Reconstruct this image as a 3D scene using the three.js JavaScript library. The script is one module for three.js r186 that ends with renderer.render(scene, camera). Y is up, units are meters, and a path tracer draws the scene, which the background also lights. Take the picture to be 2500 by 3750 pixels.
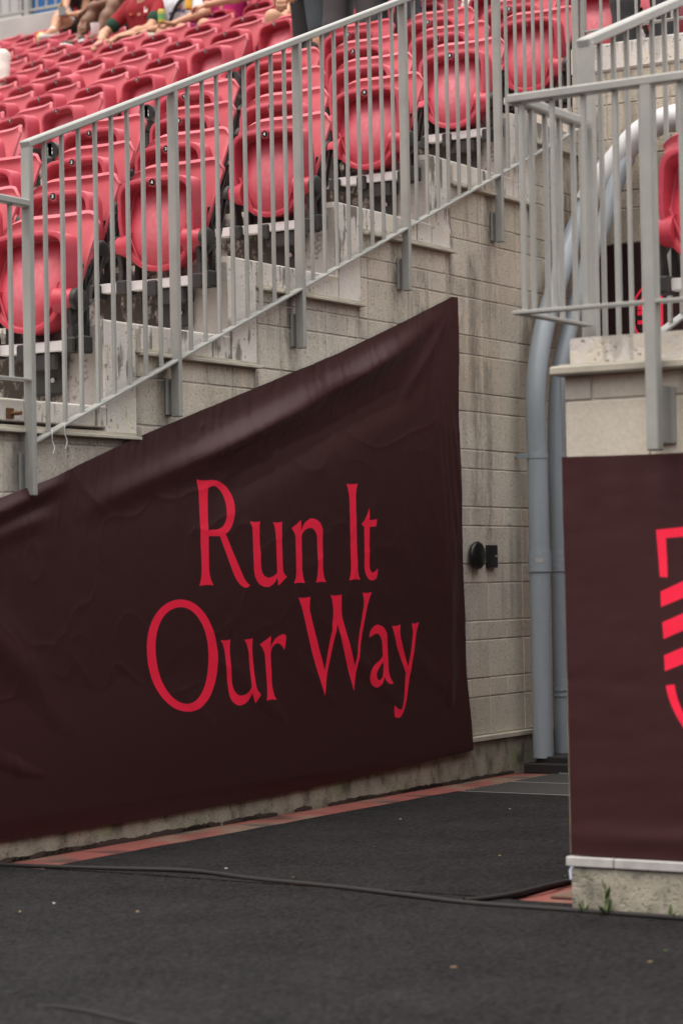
import * as THREE from 'three';
import { mergeGeometries, mergeVertices, toCreasedNormals } from 'three/addons/utils/BufferGeometryUtils.js';
import { MarchingCubes } from 'three/addons/objects/MarchingCubes.js';

// ------------------------------------------------------------------ camera, sky, sun, exposure
const scene = new THREE.Scene();
const camera = new THREE.PerspectiveCamera(24.76, 682 / 1024, 0.1, 400);
camera.position.set(5.94, 1.111, 0);
{
  const r = new THREE.Vector3(0.850385, -0.017723, -0.525862), d = new THREE.Vector3(-0.028767, -0.999504, -0.012834), f = new THREE.Vector3(-0.525374, 0.026041, -0.850473);
  camera.quaternion.setFromRotationMatrix(new THREE.Matrix4().makeBasis(r, d.negate(), f.negate()));
}
camera.focus = 11.0; camera.userData.fStop = 3.2;
scene.add(camera);
const renderer = new THREE.WebGLRenderer({ antialias: true });
renderer.toneMapping = THREE.LinearToneMapping;
renderer.toneMappingExposure = 2.15;
renderer.shadowMap.enabled = true;
{ // overcast sky, brighter towards the zenith, with soft cloud structure
  const W = 256, H = 128, data = new Float32Array(W * H * 4);
  for (let j = 0; j < H; j++) for (let i = 0; i < W; i++) {
    const el = (j + .5) / H * Math.PI - Math.PI / 2, az = i / W * Math.PI * 2;
    const s = Math.max(0, Math.sin(el));
    const c = 1 + .06 * Math.sin(az * 3 + 4 * s) * Math.cos(7 * s + az) ;
    const L = el < 0 ? .10 : (.26 + .98 * s) * c;
    const k = (j * W + i) * 4;
    data[k] = L * 1.0; data[k + 1] = L * .985; data[k + 2] = L * .97; data[k + 3] = 1;
  }
  const t = new THREE.DataTexture(data, W, H, THREE.RGBAFormat, THREE.FloatType);
  t.mapping = THREE.EquirectangularReflectionMapping; t.magFilter = t.minFilter = THREE.LinearFilter; t.needsUpdate = true;
  scene.background = t; scene.environment = t;
}
const sun = new THREE.DirectionalLight(0xfff1e2, 1.2);
sun.position.set(-2, 20, -2); sun.target.position.set(0, 1, -10);
sun.castShadow = true; sun.shadow.radius = 50; sun.shadow.mapSize.set(2048, 2048);
Object.assign(sun.shadow.camera, { left: -14, right: 14, top: 14, bottom: -14, near: 1, far: 60 });
scene.add(sun, sun.target);

// ------------------------------------------------------------------ helpers
let seed = 12345;
const rnd = () => { seed = (seed * 1664525 + 1013904223) >>> 0; return seed / 4294967296; };
const R = (a, b) => a + (b - a) * rnd();
const names = {};
const numbered = n => { const k = names[n] = (names[n] ?? -1) + 1; return k ? n + '_' + String(k).padStart(3, '0') : n; };
function thing(name, label, category, pos = [0, 0, 0], turn = 0, group) {
  const o = new THREE.Group(); o.name = numbered(name); o.position.set(...pos); o.rotation.y = turn;
  o.userData = { label, category }; if (group) o.userData.group = group; scene.add(o); return o;
}
function part(name, geo, mat, parent, label) {
  const m = new THREE.Mesh(Array.isArray(geo) ? mergeGeometries(geo.map(clean)) : geo, mat); m.name = name; m.castShadow = m.receiveShadow = true;
  if (label) m.userData.label = label; parent.add(m); return m;
}
function solo(name, geo, mat, label, category, group) {
  const m = part(numbered(name), geo, mat, scene); m.userData = { label, category }; if (group) m.userData.group = group; return m;
}
function struct(name, geo, mat) { const m = part(numbered(name), geo, mat, scene); m.userData.kind = 'structure'; return m; }
function clean(g) { g = g.index ? g.toNonIndexed() : g.clone(); for (const k of Object.keys(g.attributes)) if (!['position', 'normal', 'uv'].includes(k)) g.deleteAttribute(k);
  if (!g.attributes.uv) g.setAttribute('uv', new THREE.BufferAttribute(new Float32Array(g.attributes.position.count * 2), 2)); return g; }
// box with chamfered edges between two corners; uv in metres
function box(x0, y0, z0, x1, y1, z1, c = .002) {
  const w = x1 - x0, h = y1 - y0, d = z1 - z0; c = Math.min(c, w * .3, h * .3, d * .3);
  const P = [], U = [];
  const X = [x0, x0 + c, x1 - c, x1], Y = [y0, y0 + c, y1 - c, y1], Z = [z0, z0 + c, z1 - c, z1];
  const q = (a, b, e, f) => { for (const p of [a, b, e, a, e, f]) { P.push(...p); } };
  const v = (i, j, k) => [X[i], Y[j], Z[k]];
  // faces
  q(v(1, 1, 3), v(2, 1, 3), v(2, 2, 3), v(1, 2, 3)); q(v(2, 1, 0), v(1, 1, 0), v(1, 2, 0), v(2, 2, 0));
  q(v(3, 1, 2), v(3, 1, 1), v(3, 2, 1), v(3, 2, 2)); q(v(0, 1, 1), v(0, 1, 2), v(0, 2, 2), v(0, 2, 1));
  q(v(1, 3, 2), v(2, 3, 2), v(2, 3, 1), v(1, 3, 1)); q(v(1, 0, 1), v(2, 0, 1), v(2, 0, 2), v(1, 0, 2));
  // edges
  for (const [ys, a] of [[1, 3], [-1, 0]]) { const yi = ys > 0 ? 2 : 1;
    const A = (f, g, h2, k) => ys > 0 ? q(f, g, h2, k) : q(k, h2, g, f);
    A(v(1, yi, 3), v(2, yi, 3), v(2, a, 2), v(1, a, 2)); A(v(2, yi, 0), v(1, yi, 0), v(1, a, 1), v(2, a, 1));
    A(v(3, yi, 2), v(3, yi, 1), v(2, a, 1), v(2, a, 2)); A(v(0, yi, 1), v(0, yi, 2), v(1, a, 2), v(1, a, 1)); }
  q(v(2, 1, 3), v(3, 1, 2), v(3, 2, 2), v(2, 2, 3)); q(v(0, 1, 2), v(1, 1, 3), v(1, 2, 3), v(0, 2, 2));
  q(v(3, 1, 1), v(2, 1, 0), v(2, 2, 0), v(3, 2, 1)); q(v(1, 1, 0), v(0, 1, 1), v(0, 2, 1), v(1, 2, 0));
  for (const [xi, a, zi, b] of [[2, 3, 2, 3], [1, 0, 2, 3], [2, 3, 1, 0], [1, 0, 1, 0]]) for (const [yi, cY] of [[2, 3], [1, 0]]) {
    const t = [v(xi, yi, b), v(a, yi, zi), v(xi, cY, zi)]; P.push(...t[0], ...t[1], ...t[2]); }
  const g = new THREE.BufferGeometry(); g.setAttribute('position', new THREE.Float32BufferAttribute(P, 3)); g.computeVertexNormals();
  // fix corner triangles facing inwards
  const pos = g.attributes.position, cx = (x0 + x1) / 2, cy = (y0 + y1) / 2, cz = (z0 + z1) / 2, n = g.attributes.normal;
  for (let i = 0; i < pos.count; i += 3) {
    const mx = (pos.getX(i) + pos.getX(i + 1) + pos.getX(i + 2)) / 3 - cx, my = (pos.getY(i) + pos.getY(i + 1) + pos.getY(i + 2)) / 3 - cy, mz = (pos.getZ(i) + pos.getZ(i + 1) + pos.getZ(i + 2)) / 3 - cz;
    if (n.getX(i) * mx / w / w + n.getY(i) * my / h / h + n.getZ(i) * mz / d / d < 0) {
      const a = [pos.getX(i + 1), pos.getY(i + 1), pos.getZ(i + 1)]; pos.setXYZ(i + 1, pos.getX(i + 2), pos.getY(i + 2), pos.getZ(i + 2)); pos.setXYZ(i + 2, ...a);
    }
  }
  g.computeVertexNormals(); boxUV(g); return g;
}
function boxUV(g) { // planar uv in metres by dominant normal
  const p = g.attributes.position, n = g.attributes.normal, U = [];
  for (let i = 0; i < p.count; i++) { const a = Math.abs(n.getX(i)), b = Math.abs(n.getY(i)), c = Math.abs(n.getZ(i));
    if (b >= a && b >= c) U.push(p.getX(i), p.getZ(i)); else if (a >= c) U.push(p.getZ(i), p.getY(i)); else U.push(p.getX(i), p.getY(i)); }
  g.setAttribute('uv', new THREE.Float32BufferAttribute(U, 2)); return g;
}
function bar(a, b, w, h, c = .002) { // rectangular bar from a to b, w sideways, h upwards
  const A = new THREE.Vector3(...a), B = new THREE.Vector3(...b), L = A.distanceTo(B), g = box(-w / 2, -h / 2, 0, w / 2, h / 2, L, c);
  const z = B.clone().sub(A).normalize(), x = Math.abs(z.y) > .95 ? new THREE.Vector3(1, 0, 0) : new THREE.Vector3(0, 1, 0).cross(z).normalize(), y = z.clone().cross(x);
  return g.applyMatrix4(new THREE.Matrix4().makeBasis(x, y, z).setPosition(A));
}
function extrude(pts, depth, bevel = 0, seg = 1) { // 2D polygon [x,y] extruded along +z
  const s = new THREE.Shape(pts.map(p => new THREE.Vector2(...p)));
  return new THREE.ExtrudeGeometry(s, { depth: depth - 2 * bevel, bevelEnabled: bevel > 0, bevelThickness: bevel, bevelSize: bevel, bevelOffset: -bevel, bevelSegments: seg, curveSegments: 6 }).translate(0, 0, bevel);
}
const cyl = (r0, r1, h, n = 20) => new THREE.CylinderGeometry(r0, r1, h, n);
function tube(pts, r, seg = 60, rad = 14, closed = false) { return new THREE.TubeGeometry(new THREE.CatmullRomCurve3(pts.map(p => new THREE.Vector3(...p)), closed, 'centripetal'), seg, r, rad, closed); }

// ------------------------------------------------------------------ noise and textures
const hash = (x, y, s) => { let h = (x * 374761393 + y * 668265263 + s * 974634721) | 0; h = Math.imul(h ^ (h >>> 13), 1274126177); h ^= h >>> 16; return (h >>> 0) / 4294967296; };
function vn(x, y, s, per = 0) {
  const xi = Math.floor(x), yi = Math.floor(y), fx = x - xi, fy = y - yi, u = fx * fx * (3 - 2 * fx), v = fy * fy * (3 - 2 * fy);
  const m = per ? k => ((k % per) + per) % per : k => k;
  const a = hash(m(xi), m(yi), s), b = hash(m(xi + 1), m(yi), s), c = hash(m(xi), m(yi + 1), s), d = hash(m(xi + 1), m(yi + 1), s);
  return a + (b - a) * u + (c - a) * v + (a - b - c + d) * u * v;
}
const fbm = (x, y, s, o = 4, per = 0) => { let t = 0, a = .5, n = 0; for (let i = 0; i < o; i++) { t += a * vn(x, y, s + i * 17, per); n += a; a *= .5; x *= 2; y *= 2; per *= 2; } return t / n; };
const sst = (a, b, x) => { x = Math.min(1, Math.max(0, (x - a) / (b - a))); return x * x * (3 - 2 * x); };
const toS = v => v <= .0031308 ? v * 12.92 : 1.055 * Math.pow(v, 1 / 2.4) - .055;
function tex(w, h, fn, srgb = true) { // fn(u,v) -> linear [r,g,b]
  const d = new Uint8Array(w * h * 4);
  for (let j = 0; j < h; j++) for (let i = 0; i < w; i++) { const c = fn((i + .5) / w, (j + .5) / h), k = (j * w + i) * 4;
    for (let q = 0; q < 3; q++) d[k + q] = Math.max(0, Math.min(255, 255 * (srgb ? toS(Math.max(0, c[q])) : c[q]))); d[k + 3] = 255; }
  const t = new THREE.DataTexture(d, w, h); t.wrapS = t.wrapT = THREE.RepeatWrapping; t.magFilter = THREE.LinearFilter; t.minFilter = THREE.LinearMipmapLinearFilter; t.generateMipmaps = true;
  t.colorSpace = srgb ? THREE.SRGBColorSpace : THREE.NoColorSpace; t.needsUpdate = true; return t;
}
const rep = (t, x, y = x) => { const c = t.clone(); c.repeat.set(x, y); c.needsUpdate = true; return c; };
const std = o => new THREE.MeshStandardMaterial({ side: THREE.DoubleSide, ...o });
const grainBump = tex(512, 512, (u, v) => { const g = .6 * fbm(u * 64, v * 64, 3, 3, 64) + .4 * hash(u * 512 | 0, v * 512 | 0, 9); return [g, g, g]; }, false);
const pitBump = tex(512, 512, (u, v) => { const a = fbm(u * 90, v * 90, 5, 2, 90), p = a > .68 ? 0 : 1, g = .55 * p + .45 * fbm(u * 40, v * 40, 8, 3, 40); return [g, g, g]; }, false);

// wall masonry colour: grain, pores, water marks and mould in wall metres (w x h)
function masonryTex(w, h, W, H, sd, stains, base = [.57, .52, .445], pores = true) {
  return tex(W, H, (u, v) => {
    const x = u * w, y = v * h;
    let k = .82 + .3 * fbm(x * 3, y * 3, sd, 4) + .16 * (fbm(x * 90, y * 90, sd + 3, 2) - .5) + .1 * (hash(u * W | 0, v * H | 0, sd) - .5);
    const pore = fbm(x * 130, y * 130, sd + 40, 1); if (pores) k *= 1 - .4 * sst(.80, .9, pore);
    let m = 0; // mould
    const streak = fbm(x * 26, y * 1.6, sd + 7, 3);
    for (const [sx, yt, yb, hw, a] of stains) {
      if (y > yt + .12 || y < yb - .1 || Math.abs(x - sx) > hw + .03) continue;
      const dx = (x - sx + .05 * (fbm(y * 4, sx * 9, sd + 9, 3) - .5)) / hw; const e = Math.max(0, 1 - dx * dx); if (e <= 0) continue;
      const f = sst(yb - .1, yb + .25, y) * (1 - sst(yt, yt + .1, y));
      const n = fbm(x * 38, y * 12, sd + 21, 4) * .6 + streak * .6;
      m = Math.max(m, .8 * a * e * f * sst(.36, .78, n * (.55 + .45 * e) + .22 * e * fbm(x * 9, y * 5, sd + 33, 3)) * (.45 + .9 * fbm(x * 60, y * 16, sd + 25, 3)));
    }
    m = Math.max(m, .3 * sst(.62, .80, streak * .5 + .6 * fbm(x * 2, y * 2, sd + 30, 3)));
    const b = 1 - .82 * m; const warm = fbm(x * 1.3, y * 1.3, sd + 11, 3) - .5;
    return [base[0] * k * b * (1 + .06 * warm), base[1] * k * b, base[2] * k * b * (1 - .12 * warm)];
  });
}
// a wall built of courses of blocks: local x along, y up, z out
function blockGeo(x0, y0, x1, y1, w, h, tone) {
  const g = box(x0, y0, -.02, x1, y1, 0, .004), p = g.attributes.position, n = g.attributes.normal, U = [], C = [];
  for (let i = 0; i < p.count; i++) { U.push(p.getX(i) / w, p.getY(i) / h); C.push(...tone); }
  g.setAttribute('uv', new THREE.Float32BufferAttribute(U, 2)); g.setAttribute('color', new THREE.Float32BufferAttribute(C, 3)); return g;
}
function courses(parent, mat, w, h, xa, xb, ya, yb, x00, limit, hidden) {
  const J = .005; let y = .2304, c = 0;
  while (y < yb) {
    const full = c % 2 === 0, hh = full ? .2032 : .1016, L = full ? .4 : .2;
    if (y + hh > ya) for (let k = Math.floor((xa - x00) / L); x00 + k * L < xb; k++) {
      const x0 = Math.max(xa, x00 + k * L + (full ? 0 : 0)), x1 = Math.min(xb, x00 + (k + 1) * L);
      if (x1 - x0 < .03) continue;
      const cuts = [x0]; for (const s of limit.steps) if (s > x0 + .02 && s < x1 - .02) cuts.push(s); cuts.push(x1);
      for (let i = 0; i + 1 < cuts.length; i++) {
        const a = cuts[i] + J / 2 + .0015 * rnd(), b = cuts[i + 1] - J / 2 - .0015 * rnd(), lo = Math.max(ya, y) + J / 2, hi = Math.min(y + hh - J / 2, limit.top((a + b) / 2));
        if (hi - lo < .025 || hidden(a, lo, b, hi)) continue;
        const t = .9 + .2 * rnd(), q = .98 + .04 * rnd();
        const m = part('block', blockGeo(a, lo, b, hi, w, h, [t, t * q, t * q * (.97 + .05 * rnd())]), mat, parent);
        m.position.z = R(-.0015, .0015);
      }
    }
    y += hh; c++;
  }
}

// ------------------------------------------------------------------ materials
const blotch = (b, amp, f, sd, N = 512, rep_ = 1) => tex(N, N, (u, v) => { const k = 1 + amp * (fbm(u * f, v * f, sd, 5, f) - .5) * 2 + amp * .5 * (hash(u * N | 0, v * N | 0, sd) - .5); return b.map(c => c * k); });
const M = {};
M.rail = std({ map: rep(blotch([.31, .315, .30], .12, 8, 71), 2), roughness: .52, metalness: 0, bumpMap: rep(grainBump, 3), bumpScale: .0006 });
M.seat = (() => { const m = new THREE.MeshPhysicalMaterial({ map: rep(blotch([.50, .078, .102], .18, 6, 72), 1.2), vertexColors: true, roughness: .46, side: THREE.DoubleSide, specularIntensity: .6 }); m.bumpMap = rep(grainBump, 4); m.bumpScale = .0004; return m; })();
M.pan = (() => { // red plastic, paler ringed swirl in the middle of the moulding
  const t = tex(512, 512, (u, v) => { const x = (u - .5) * .6, y = (v - .5) * .6 - .01, r = Math.hypot(x, y * .8), a = Math.atan2(y, x);
    const wob = r + .012 * (fbm(Math.cos(a) * 2 + 4, Math.sin(a) * 2 + 4, 722, 3) - .5), ring = .5 + .5 * Math.sin(wob * 190 + 3 * fbm(u * 6, v * 6, 725, 2));
    let f = (1 - sst(.05, .185, r)) * (.62 + .2 * ring + .35 * (fbm(u * 14, v * 14, 723, 4) - .5)); f = Math.max(0, f) * .8; const k = .9 + .2 * fbm(u * 30, v * 30, 724, 3) + .06 * (hash(u * 512 | 0, v * 512 | 0, 4) - .5);
    if (r < .004) f = 1; return [(.47 + .07 * f) * k, (.048 + .12 * f) * k, (.075 + .13 * f) * k]; });
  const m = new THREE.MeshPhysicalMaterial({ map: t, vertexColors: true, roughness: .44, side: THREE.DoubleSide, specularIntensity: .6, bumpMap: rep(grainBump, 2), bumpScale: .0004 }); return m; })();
M.black = std({ color: new THREE.Color(.018, .017, .017), roughness: .55 });
M.blackGloss = std({ color: new THREE.Color(.012, .011, .011), roughness: .3 });
M.alu = std({ map: rep(blotch([.62, .60, .61], .1, 10, 73), 1), roughness: .45, metalness: .25 });
M.pipe = std({ map: rep(blotch([.29, .335, .375], .12, 6, 74), 1.5), roughness: .42 });
M.steel = std({ color: new THREE.Color(.5, .5, .5), roughness: .35, metalness: .9 });
M.mortar = std({ map: rep(blotch([.47, .435, .385], .3, 24, 75), .8), roughness: .95, bumpMap: rep(grainBump, 2), bumpScale: .003 });
M.trim = std({ map: rep(blotch([.46, .43, .36], .3, 12, 76), 1.1), roughness: .8 });
M.white = std({ color: new THREE.Color(.7, .7, .7), roughness: .6 });
// white painted concrete with black mould runs
const mouldPaint = (sd, base, amt) => tex(1024, 1024, (u, v) => {
  const x = u * 16, y = v * 16;
  let k = .88 + .2 * fbm(x, y, sd, 5, 16);
  const runs = fbm(u * 96, v * 10, sd + 3, 4, 0) , patch = fbm(x, y, sd + 5, 4, 16), spot = fbm(u * 160, v * 160, sd + 8, 2, 160);
  let m = sst(.58, .70, runs * .5 + patch * .55) * amt; if (spot > .80 && patch > .42) m = Math.max(m, .75);
  if (hash(u * 1024 | 0, v * 1024 | 0, sd) > .996) m = Math.max(m, .5);
  const yel = sst(.5, .75, fbm(x * 2, y * 2, sd + 12, 3, 32));
  return [base[0] * k * (1 - .85 * m), base[1] * k * (1 - .86 * m) * (1 - .03 * yel), base[2] * k * (1 - .88 * m) * (1 - .12 * yel)];
});
M.paint = std({ map: rep(mouldPaint(81, [.68, .65, .61], .8), .5), roughness: .85, bumpMap: rep(pitBump, 1), bumpScale: .0015 });
M.paintClean = std({ map: rep(mouldPaint(87, [.66, .63, .60], .35), .45), roughness: .85, bumpMap: rep(pitBump, .8), bumpScale: .0015 });
M.plinth = std({ map: rep(tex(1024, 1024, (u, v) => {
  const x = u * 20, y = v * 20; let k = .7 + .6 * fbm(x, y, 91, 5, 20); const pit = fbm(u * 190, v * 190, 95, 2, 190); k *= 1 - .6 * sst(.76, .86, pit);
  const moss = sst(.52, .75, fbm(x * .5, y, 97, 4, 10)); const dk = sst(.42, .95, fbm(x * 2, y * 1.2, 99, 4)); k *= 1 - .6 * dk;
  return [.34 * k * (1 - .25 * moss), .315 * k * (1 - .12 * moss), .255 * k * (1 - .35 * moss)];
}), .55), roughness: .95, bumpMap: rep(pitBump, 1.5), bumpScale: .003 });
// riser: grey concrete, black biological dirt away from its painted end (uv.x in metres from the end)
M.riser = std({ map: (() => { const t = tex(1024, 512, (u, v) => {
  const x = u * 4, y = v * 2; const n = fbm(x * 9, y * 5, 101, 5), s = fbm(x * 45, y * 14, 105, 3); const fine = fbm(x * 80, y * 80, 109, 2);
  const edge = sst(.16, .30, x + .1 * (fbm(y * 8, x * 5, 107, 3) - .5)) ;
  const m = edge * sst(.30, .56, n * .45 + s * .35 + fine * .25) * .97 + (1 - edge) * .5 * sst(.62, .72, n * .6 + fine * .4); const k = .85 + .3 * n;
  return [(.40 - .362 * m) * k, (.375 - .347 * m) * k, (.355 - .333 * m) * k];
}); return rep(t, .25, .5); })(), roughness: .95, bumpMap: rep(pitBump, 1), bumpScale: .002 });
M.mat = new THREE.MeshPhysicalMaterial({ side: THREE.DoubleSide, specularIntensity: .12, map: rep(tex(1024, 1024, (u, v) => { const n = fbm(u * 180, v * 180, 111, 2, 180), c = fbm(u * 8, v * 8, 113, 4, 8), h = hash(u * 1024 | 0, v * 1024 | 0, 5);
  let k = .3 + 1.25 * n + .5 * (c - .5) + .6 * (h - .5); if (h > .985) k *= 2.2; return [.021 * k, .0198 * k, .0212 * k]; }), .55), roughness: 1, bumpMap: rep(tex(512, 512, (u, v) => { const g = fbm(u * 110, v * 110, 121, 2, 110); return [g, g, g]; }, false), .7), bumpScale: .009 });
M.track = std({ map: rep(tex(1024, 512, (u, v) => { const n = fbm(u * 16, v * 16, 131, 5, 16), d = sst(.5, .68, fbm(u * 5, v * 10, 133, 5)), g = hash(u * 1024 | 0, v * 512 | 0, 6), w = sst(.6, .75, fbm(u * 9, v * 4, 139, 4));
  const k = .75 + .4 * n + .2 * (g - .5); return [(.225 * (1 - d) + .19 * d) * k * (1 - .6 * w), (.062 * (1 - d) + .125 * d) * k * (1 - .5 * w), (.05 * (1 - d) + .09 * d) * k * (1 - .45 * w)]; }), .4), roughness: .85, bumpMap: rep(grainBump, 2), bumpScale: .002 });

// ------------------------------------------------------------------ ground
struct('ground', new THREE.PlaneGeometry(400, 400).rotateX(-Math.PI / 2).translate(0, -.004, 0), (() => { const m = M.track.clone(); m.map = rep(M.track.map, 160); m.bumpMap = null; return m; })());
const trackStrip = (x0, z0, x1, z1, y) => { const g = new THREE.PlaneGeometry(x1 - x0, z1 - z0, 1, 1).rotateX(-Math.PI / 2).translate((x0 + x1) / 2, y, (z0 + z1) / 2); const p = g.attributes.position, U = []; for (let i = 0; i < p.count; i++) U.push(p.getZ(i), p.getX(i)); g.setAttribute('uv', new THREE.Float32BufferAttribute(U, 2)); return g; };
struct('track', trackStrip(-1, -12.3, 3.2, -6, 0), M.track);
function sheet(x0, z0, x1, z1, y, wob) { // rubber floor sheet with a slightly uneven edge
  const nx = 60, nz = 60, pts = [];
  const s = new THREE.Shape(); const e = (x, z) => [x + wob * (fbm(z * 2.2, x, 141, 3) - .5), -(z + wob * (fbm(x * 1.7, z, 143, 3) - .5))];
  const L = []; for (let i = 0; i <= nx; i++) L.push(e(x0 + (x1 - x0) * i / nx, z1)); for (let i = 1; i <= nz; i++) L.push(e(x1, z1 + (z0 - z1) * i / nz)); for (let i = 1; i <= nx; i++) L.push(e(x1 + (x0 - x1) * i / nx, z0)); for (let i = 1; i < nz; i++) L.push(e(x0, z0 + (z1 - z0) * i / nz));
  const g = extrude(L, .007).rotateX(-Math.PI / 2).translate(0, y, 0); boxUV(g); return g;
}
struct('floor_covering', sheet(-6, -6.93, 12, 8, .004, .05), M.mat);
struct('floor_covering', sheet(.275, -10.22, 2.27, -6.96, .004, .05), M.mat);

{ // unseen dark tiers added behind the camera to block low sky light
  const t = thing('added_stand', 'unseen stand added behind the camera to block low sky light', 'added_stand', [0, 0, 0]);
  const c = std({ color: new THREE.Color(.13, .05, .055), roughness: .9 }), d = std({ color: new THREE.Color(.12, .12, .125), roughness: .9 });
  for (let i = 0; i < 12; i++) { part('tier', box(-70, 0, 70 + i * 1.6, 90, 2 + i * 1.35, 71.6 + i * 1.6), c, t); part('tier', box(48 + i * 1.6, 0, -6, 49.6 + i * 1.6, 2 + i * 1.35, 69), c, t); part('tier', box(-49.6 - i * 1.6, 0, -6, -48 - i * 1.6, 2 + i * 1.35, 69), c, t); }
  part('roof', box(-70, 24, 76, 90, 25, 92), d, t); part('roof', box(54, 24, -6, 70, 25, 69), d, t);
}
// ------------------------------------------------------------------ left side wall of the passage
const TREAD = .929, RISE = .3645, Y0 = 1.823, Z0 = -6.823; // stepped seating unit k: front at Z0 - k TREAD, top Y0 + k RISE
const zk = k => Z0 - k * TREAD, yk = k => Y0 + k * RISE;
const WL = 5.45;
const banTop = x => { const z = -6.8 - x, t = [[-6.5, 1.30], [-7.04, 1.428], [-7.36, 1.513], [-7.92, 1.694], [-8.33, 1.813], [-9.59, 2.179], [-10.19, 2.374], [-10.71, 2.55], [-10.9, 2.56]];
  for (let i = 0; i + 1 < t.length; i++) if (z <= t[i][0] && z >= t[i + 1][0]) return t[i][1] + (t[i + 1][1] - t[i][1]) * (z - t[i][0]) / (t[i + 1][0] - t[i][0]); return z > -6.5 ? 1.3 : 0; };
{
  const t = thing('block_wall', 'pale concrete block wall with mould streaks behind the big slanted banner', 'wall', [0, 0, -6.8], Math.PI / 2);
  const stain = [];
  for (const [px, b] of [[7.205, 1.44], [8.2, 1.80], [9.2, 2.168], [10.2, 2.533], [11.22, 2.89]]) { stain.push([px - 6.8 - .03, b + .35, b - .15, .07, .95]); stain.push([px - 6.8 - .02, b + .12, b - .6, .13, .55]); }
  stain.push([10.2 - 6.8 + .22, 2.62, 1.4, .16, .75], [11.0 - 6.8, 2.75, 1.3, .10, .75], [11.15 - 6.8, 2.2, 1.1, .09, .6], [10.85 - 6.8, 2.6, 1.5, .12, .4], [11.6 - 6.8, 3.3, 2.2, .1, .6], [11.95 - 6.8, 3.6, 2.2, .14, .8], [12.15 - 6.8, 3.9, .3, .14, .75]);
  for (let k = 1; k < 6; k++) stain.push([k * TREAD + .23, yk(k) - .12, yk(k) - .8, .06, .8], [k * TREAD - .1, yk(k - 1) - .12, yk(k - 1) - .45, .3, .35]);
  const map = masonryTex(5.6, 4.2, 1600, 1200, 211, stain);
  const m = std({ map, vertexColors: true, roughness: .93, bumpMap: rep(pitBump, 9, 7), bumpScale: .002 });
  const steps = []; for (let k = 0; k < 7; k++) steps.push(k * TREAD + .22);
  const limit = { steps, top: x => yk(Math.max(0, Math.floor((x - .22) / TREAD))) - .12 - .016 };
  courses(t, m, 5.6, 4.2, .0, WL, .2304, 4.2, 11.10 - 6.8, limit, (a, lo, b, hi) => b < 4.02 && lo > .14 && hi < Math.min(banTop(a), banTop(b)) - .06 && a > .2);
  // core that carries the mortar
  const L = [[0, .0]]; L.push([WL + .4, 0]); L.push([WL + .4, 3.9]); L.push([WL, 3.8]);
  for (let k = 5; k >= 0; k--) { const xr = Math.min(WL, (k + 1) * TREAD + .21), xl = k * TREAD + .21; L.push([xr, yk(k) - .13]); L.push([k ? xl : 0, yk(k) - .13]); }
  part('core', boxUV(clean(extrude(L, .5).translate(0, 0, -.5045))), M.mortar, t);
  const pg = box(0, -.02, -.02, WL, .2, .012, .006); part('plinth', pg, M.plinth, t);
  part('base_trim', [box(0, .203, -.01, WL - .02, .229, .034, .003)], M.trim, t);
  // peeling dark paint line along the foot of the plinth
  const flakes = []; for (let x = .1; x < 5.2; x += R(.1, .5)) { const n = 16, w = R(.12, .6), P = []; for (let i = 0; i <= n; i++) P.push([x + w * i / n, .011 + .013 * Math.sqrt(Math.sin(Math.PI * i / n)) * R(.25, 1) + .002]); P.push([x + w, .004]); P.push([x, .004]); flakes.push(extrude(P, .004).translate(0, 0, .0125)); }
  const f = part('paint_flakes', flakes, std({ color: new THREE.Color(.05, .035, .028), roughness: .9 }), t); f.userData.kind = 'stuff';
}
// ------------------------------------------------------------------ seating terraces
function terrace(x0, x1, k0, k1, side, label, dy = 0, sideX) { // side: +1 shows its cut end at x1, -1 at x0
  const t = thing('concrete_terrace', label, 'terrace', [0, 0, 0]);
  const X = side > 0 ? x1 : x0;
  for (let k = k0; k <= k1; k++) {
    const zf = zk(k), zb = zk(k + 1), y = yk(k) + dy, yp = k > k0 ? yk(k - 1) + dy : y - .12;
    const L = [[-zf, yp - .12], [-zf, y], [-zb + .02, y], [-zb + .02, y - .12], [-zf + .22, y - .12], [-zf + .22, yp - .12]];
    if (k === k0) { L[0][1] = y - .09; L[5][1] = y - .09; L.splice(3, 3, [-zb + .02, y - .09]); }
    const g = extrude(L, x1 - x0, side > 0 ? .008 : .016, 3); // profile in (depth, height), extruded across
    g.applyMatrix4(new THREE.Matrix4().makeBasis(new THREE.Vector3(0, 0, -1), new THREE.Vector3(0, 1, 0), new THREE.Vector3(1, 0, 0)).setPosition(x0, 0, 0));
    boxUV(g); const s = part('step', g, side > 0 ? M.paint : M.paintClean, t);
    if (k > k0 || side < 0) { // the weathered front face of the riser, a skin just proud of the paint
      const a = side > 0 ? x0 : x0 + .02, b = side > 0 ? x1 - .012 : x1, r = new THREE.PlaneGeometry(b - a, y - yp - .03, 1, 1).translate((a + b) / 2, (y + yp) / 2 - .012, zf + .003), p = r.attributes.position, U = [];
      for (let i = 0; i < p.count; i++) U.push(Math.abs(X - p.getX(i)) + .37 * k * 0, p.getY(i) + k * .63); r.setAttribute('uv', new THREE.Float32BufferAttribute(U, 2));
      if (!(side < 0 && k === k0)) part('riser_face', r, M.riser, s);
    }
    // angle trim under the cut end
    const a0 = k === k0 ? zf + .0 : zf - .24, a1 = zb - .21;
    if (side > 0) { part('edge_trim', [box(X - .03, y - .135, a1, X + .035, y - .121, a0, .002), box(X + .0, y - .121, a1, X + .006, y - .105, a0, .001), box(X - .01, y - .125, zf - .235, X + .010, yk(k + 0) + dy - .02 - (k === k0 ? 0 : .0), zf - .222, .002)], M.trim, s); }
  }
  return t;
}
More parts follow.
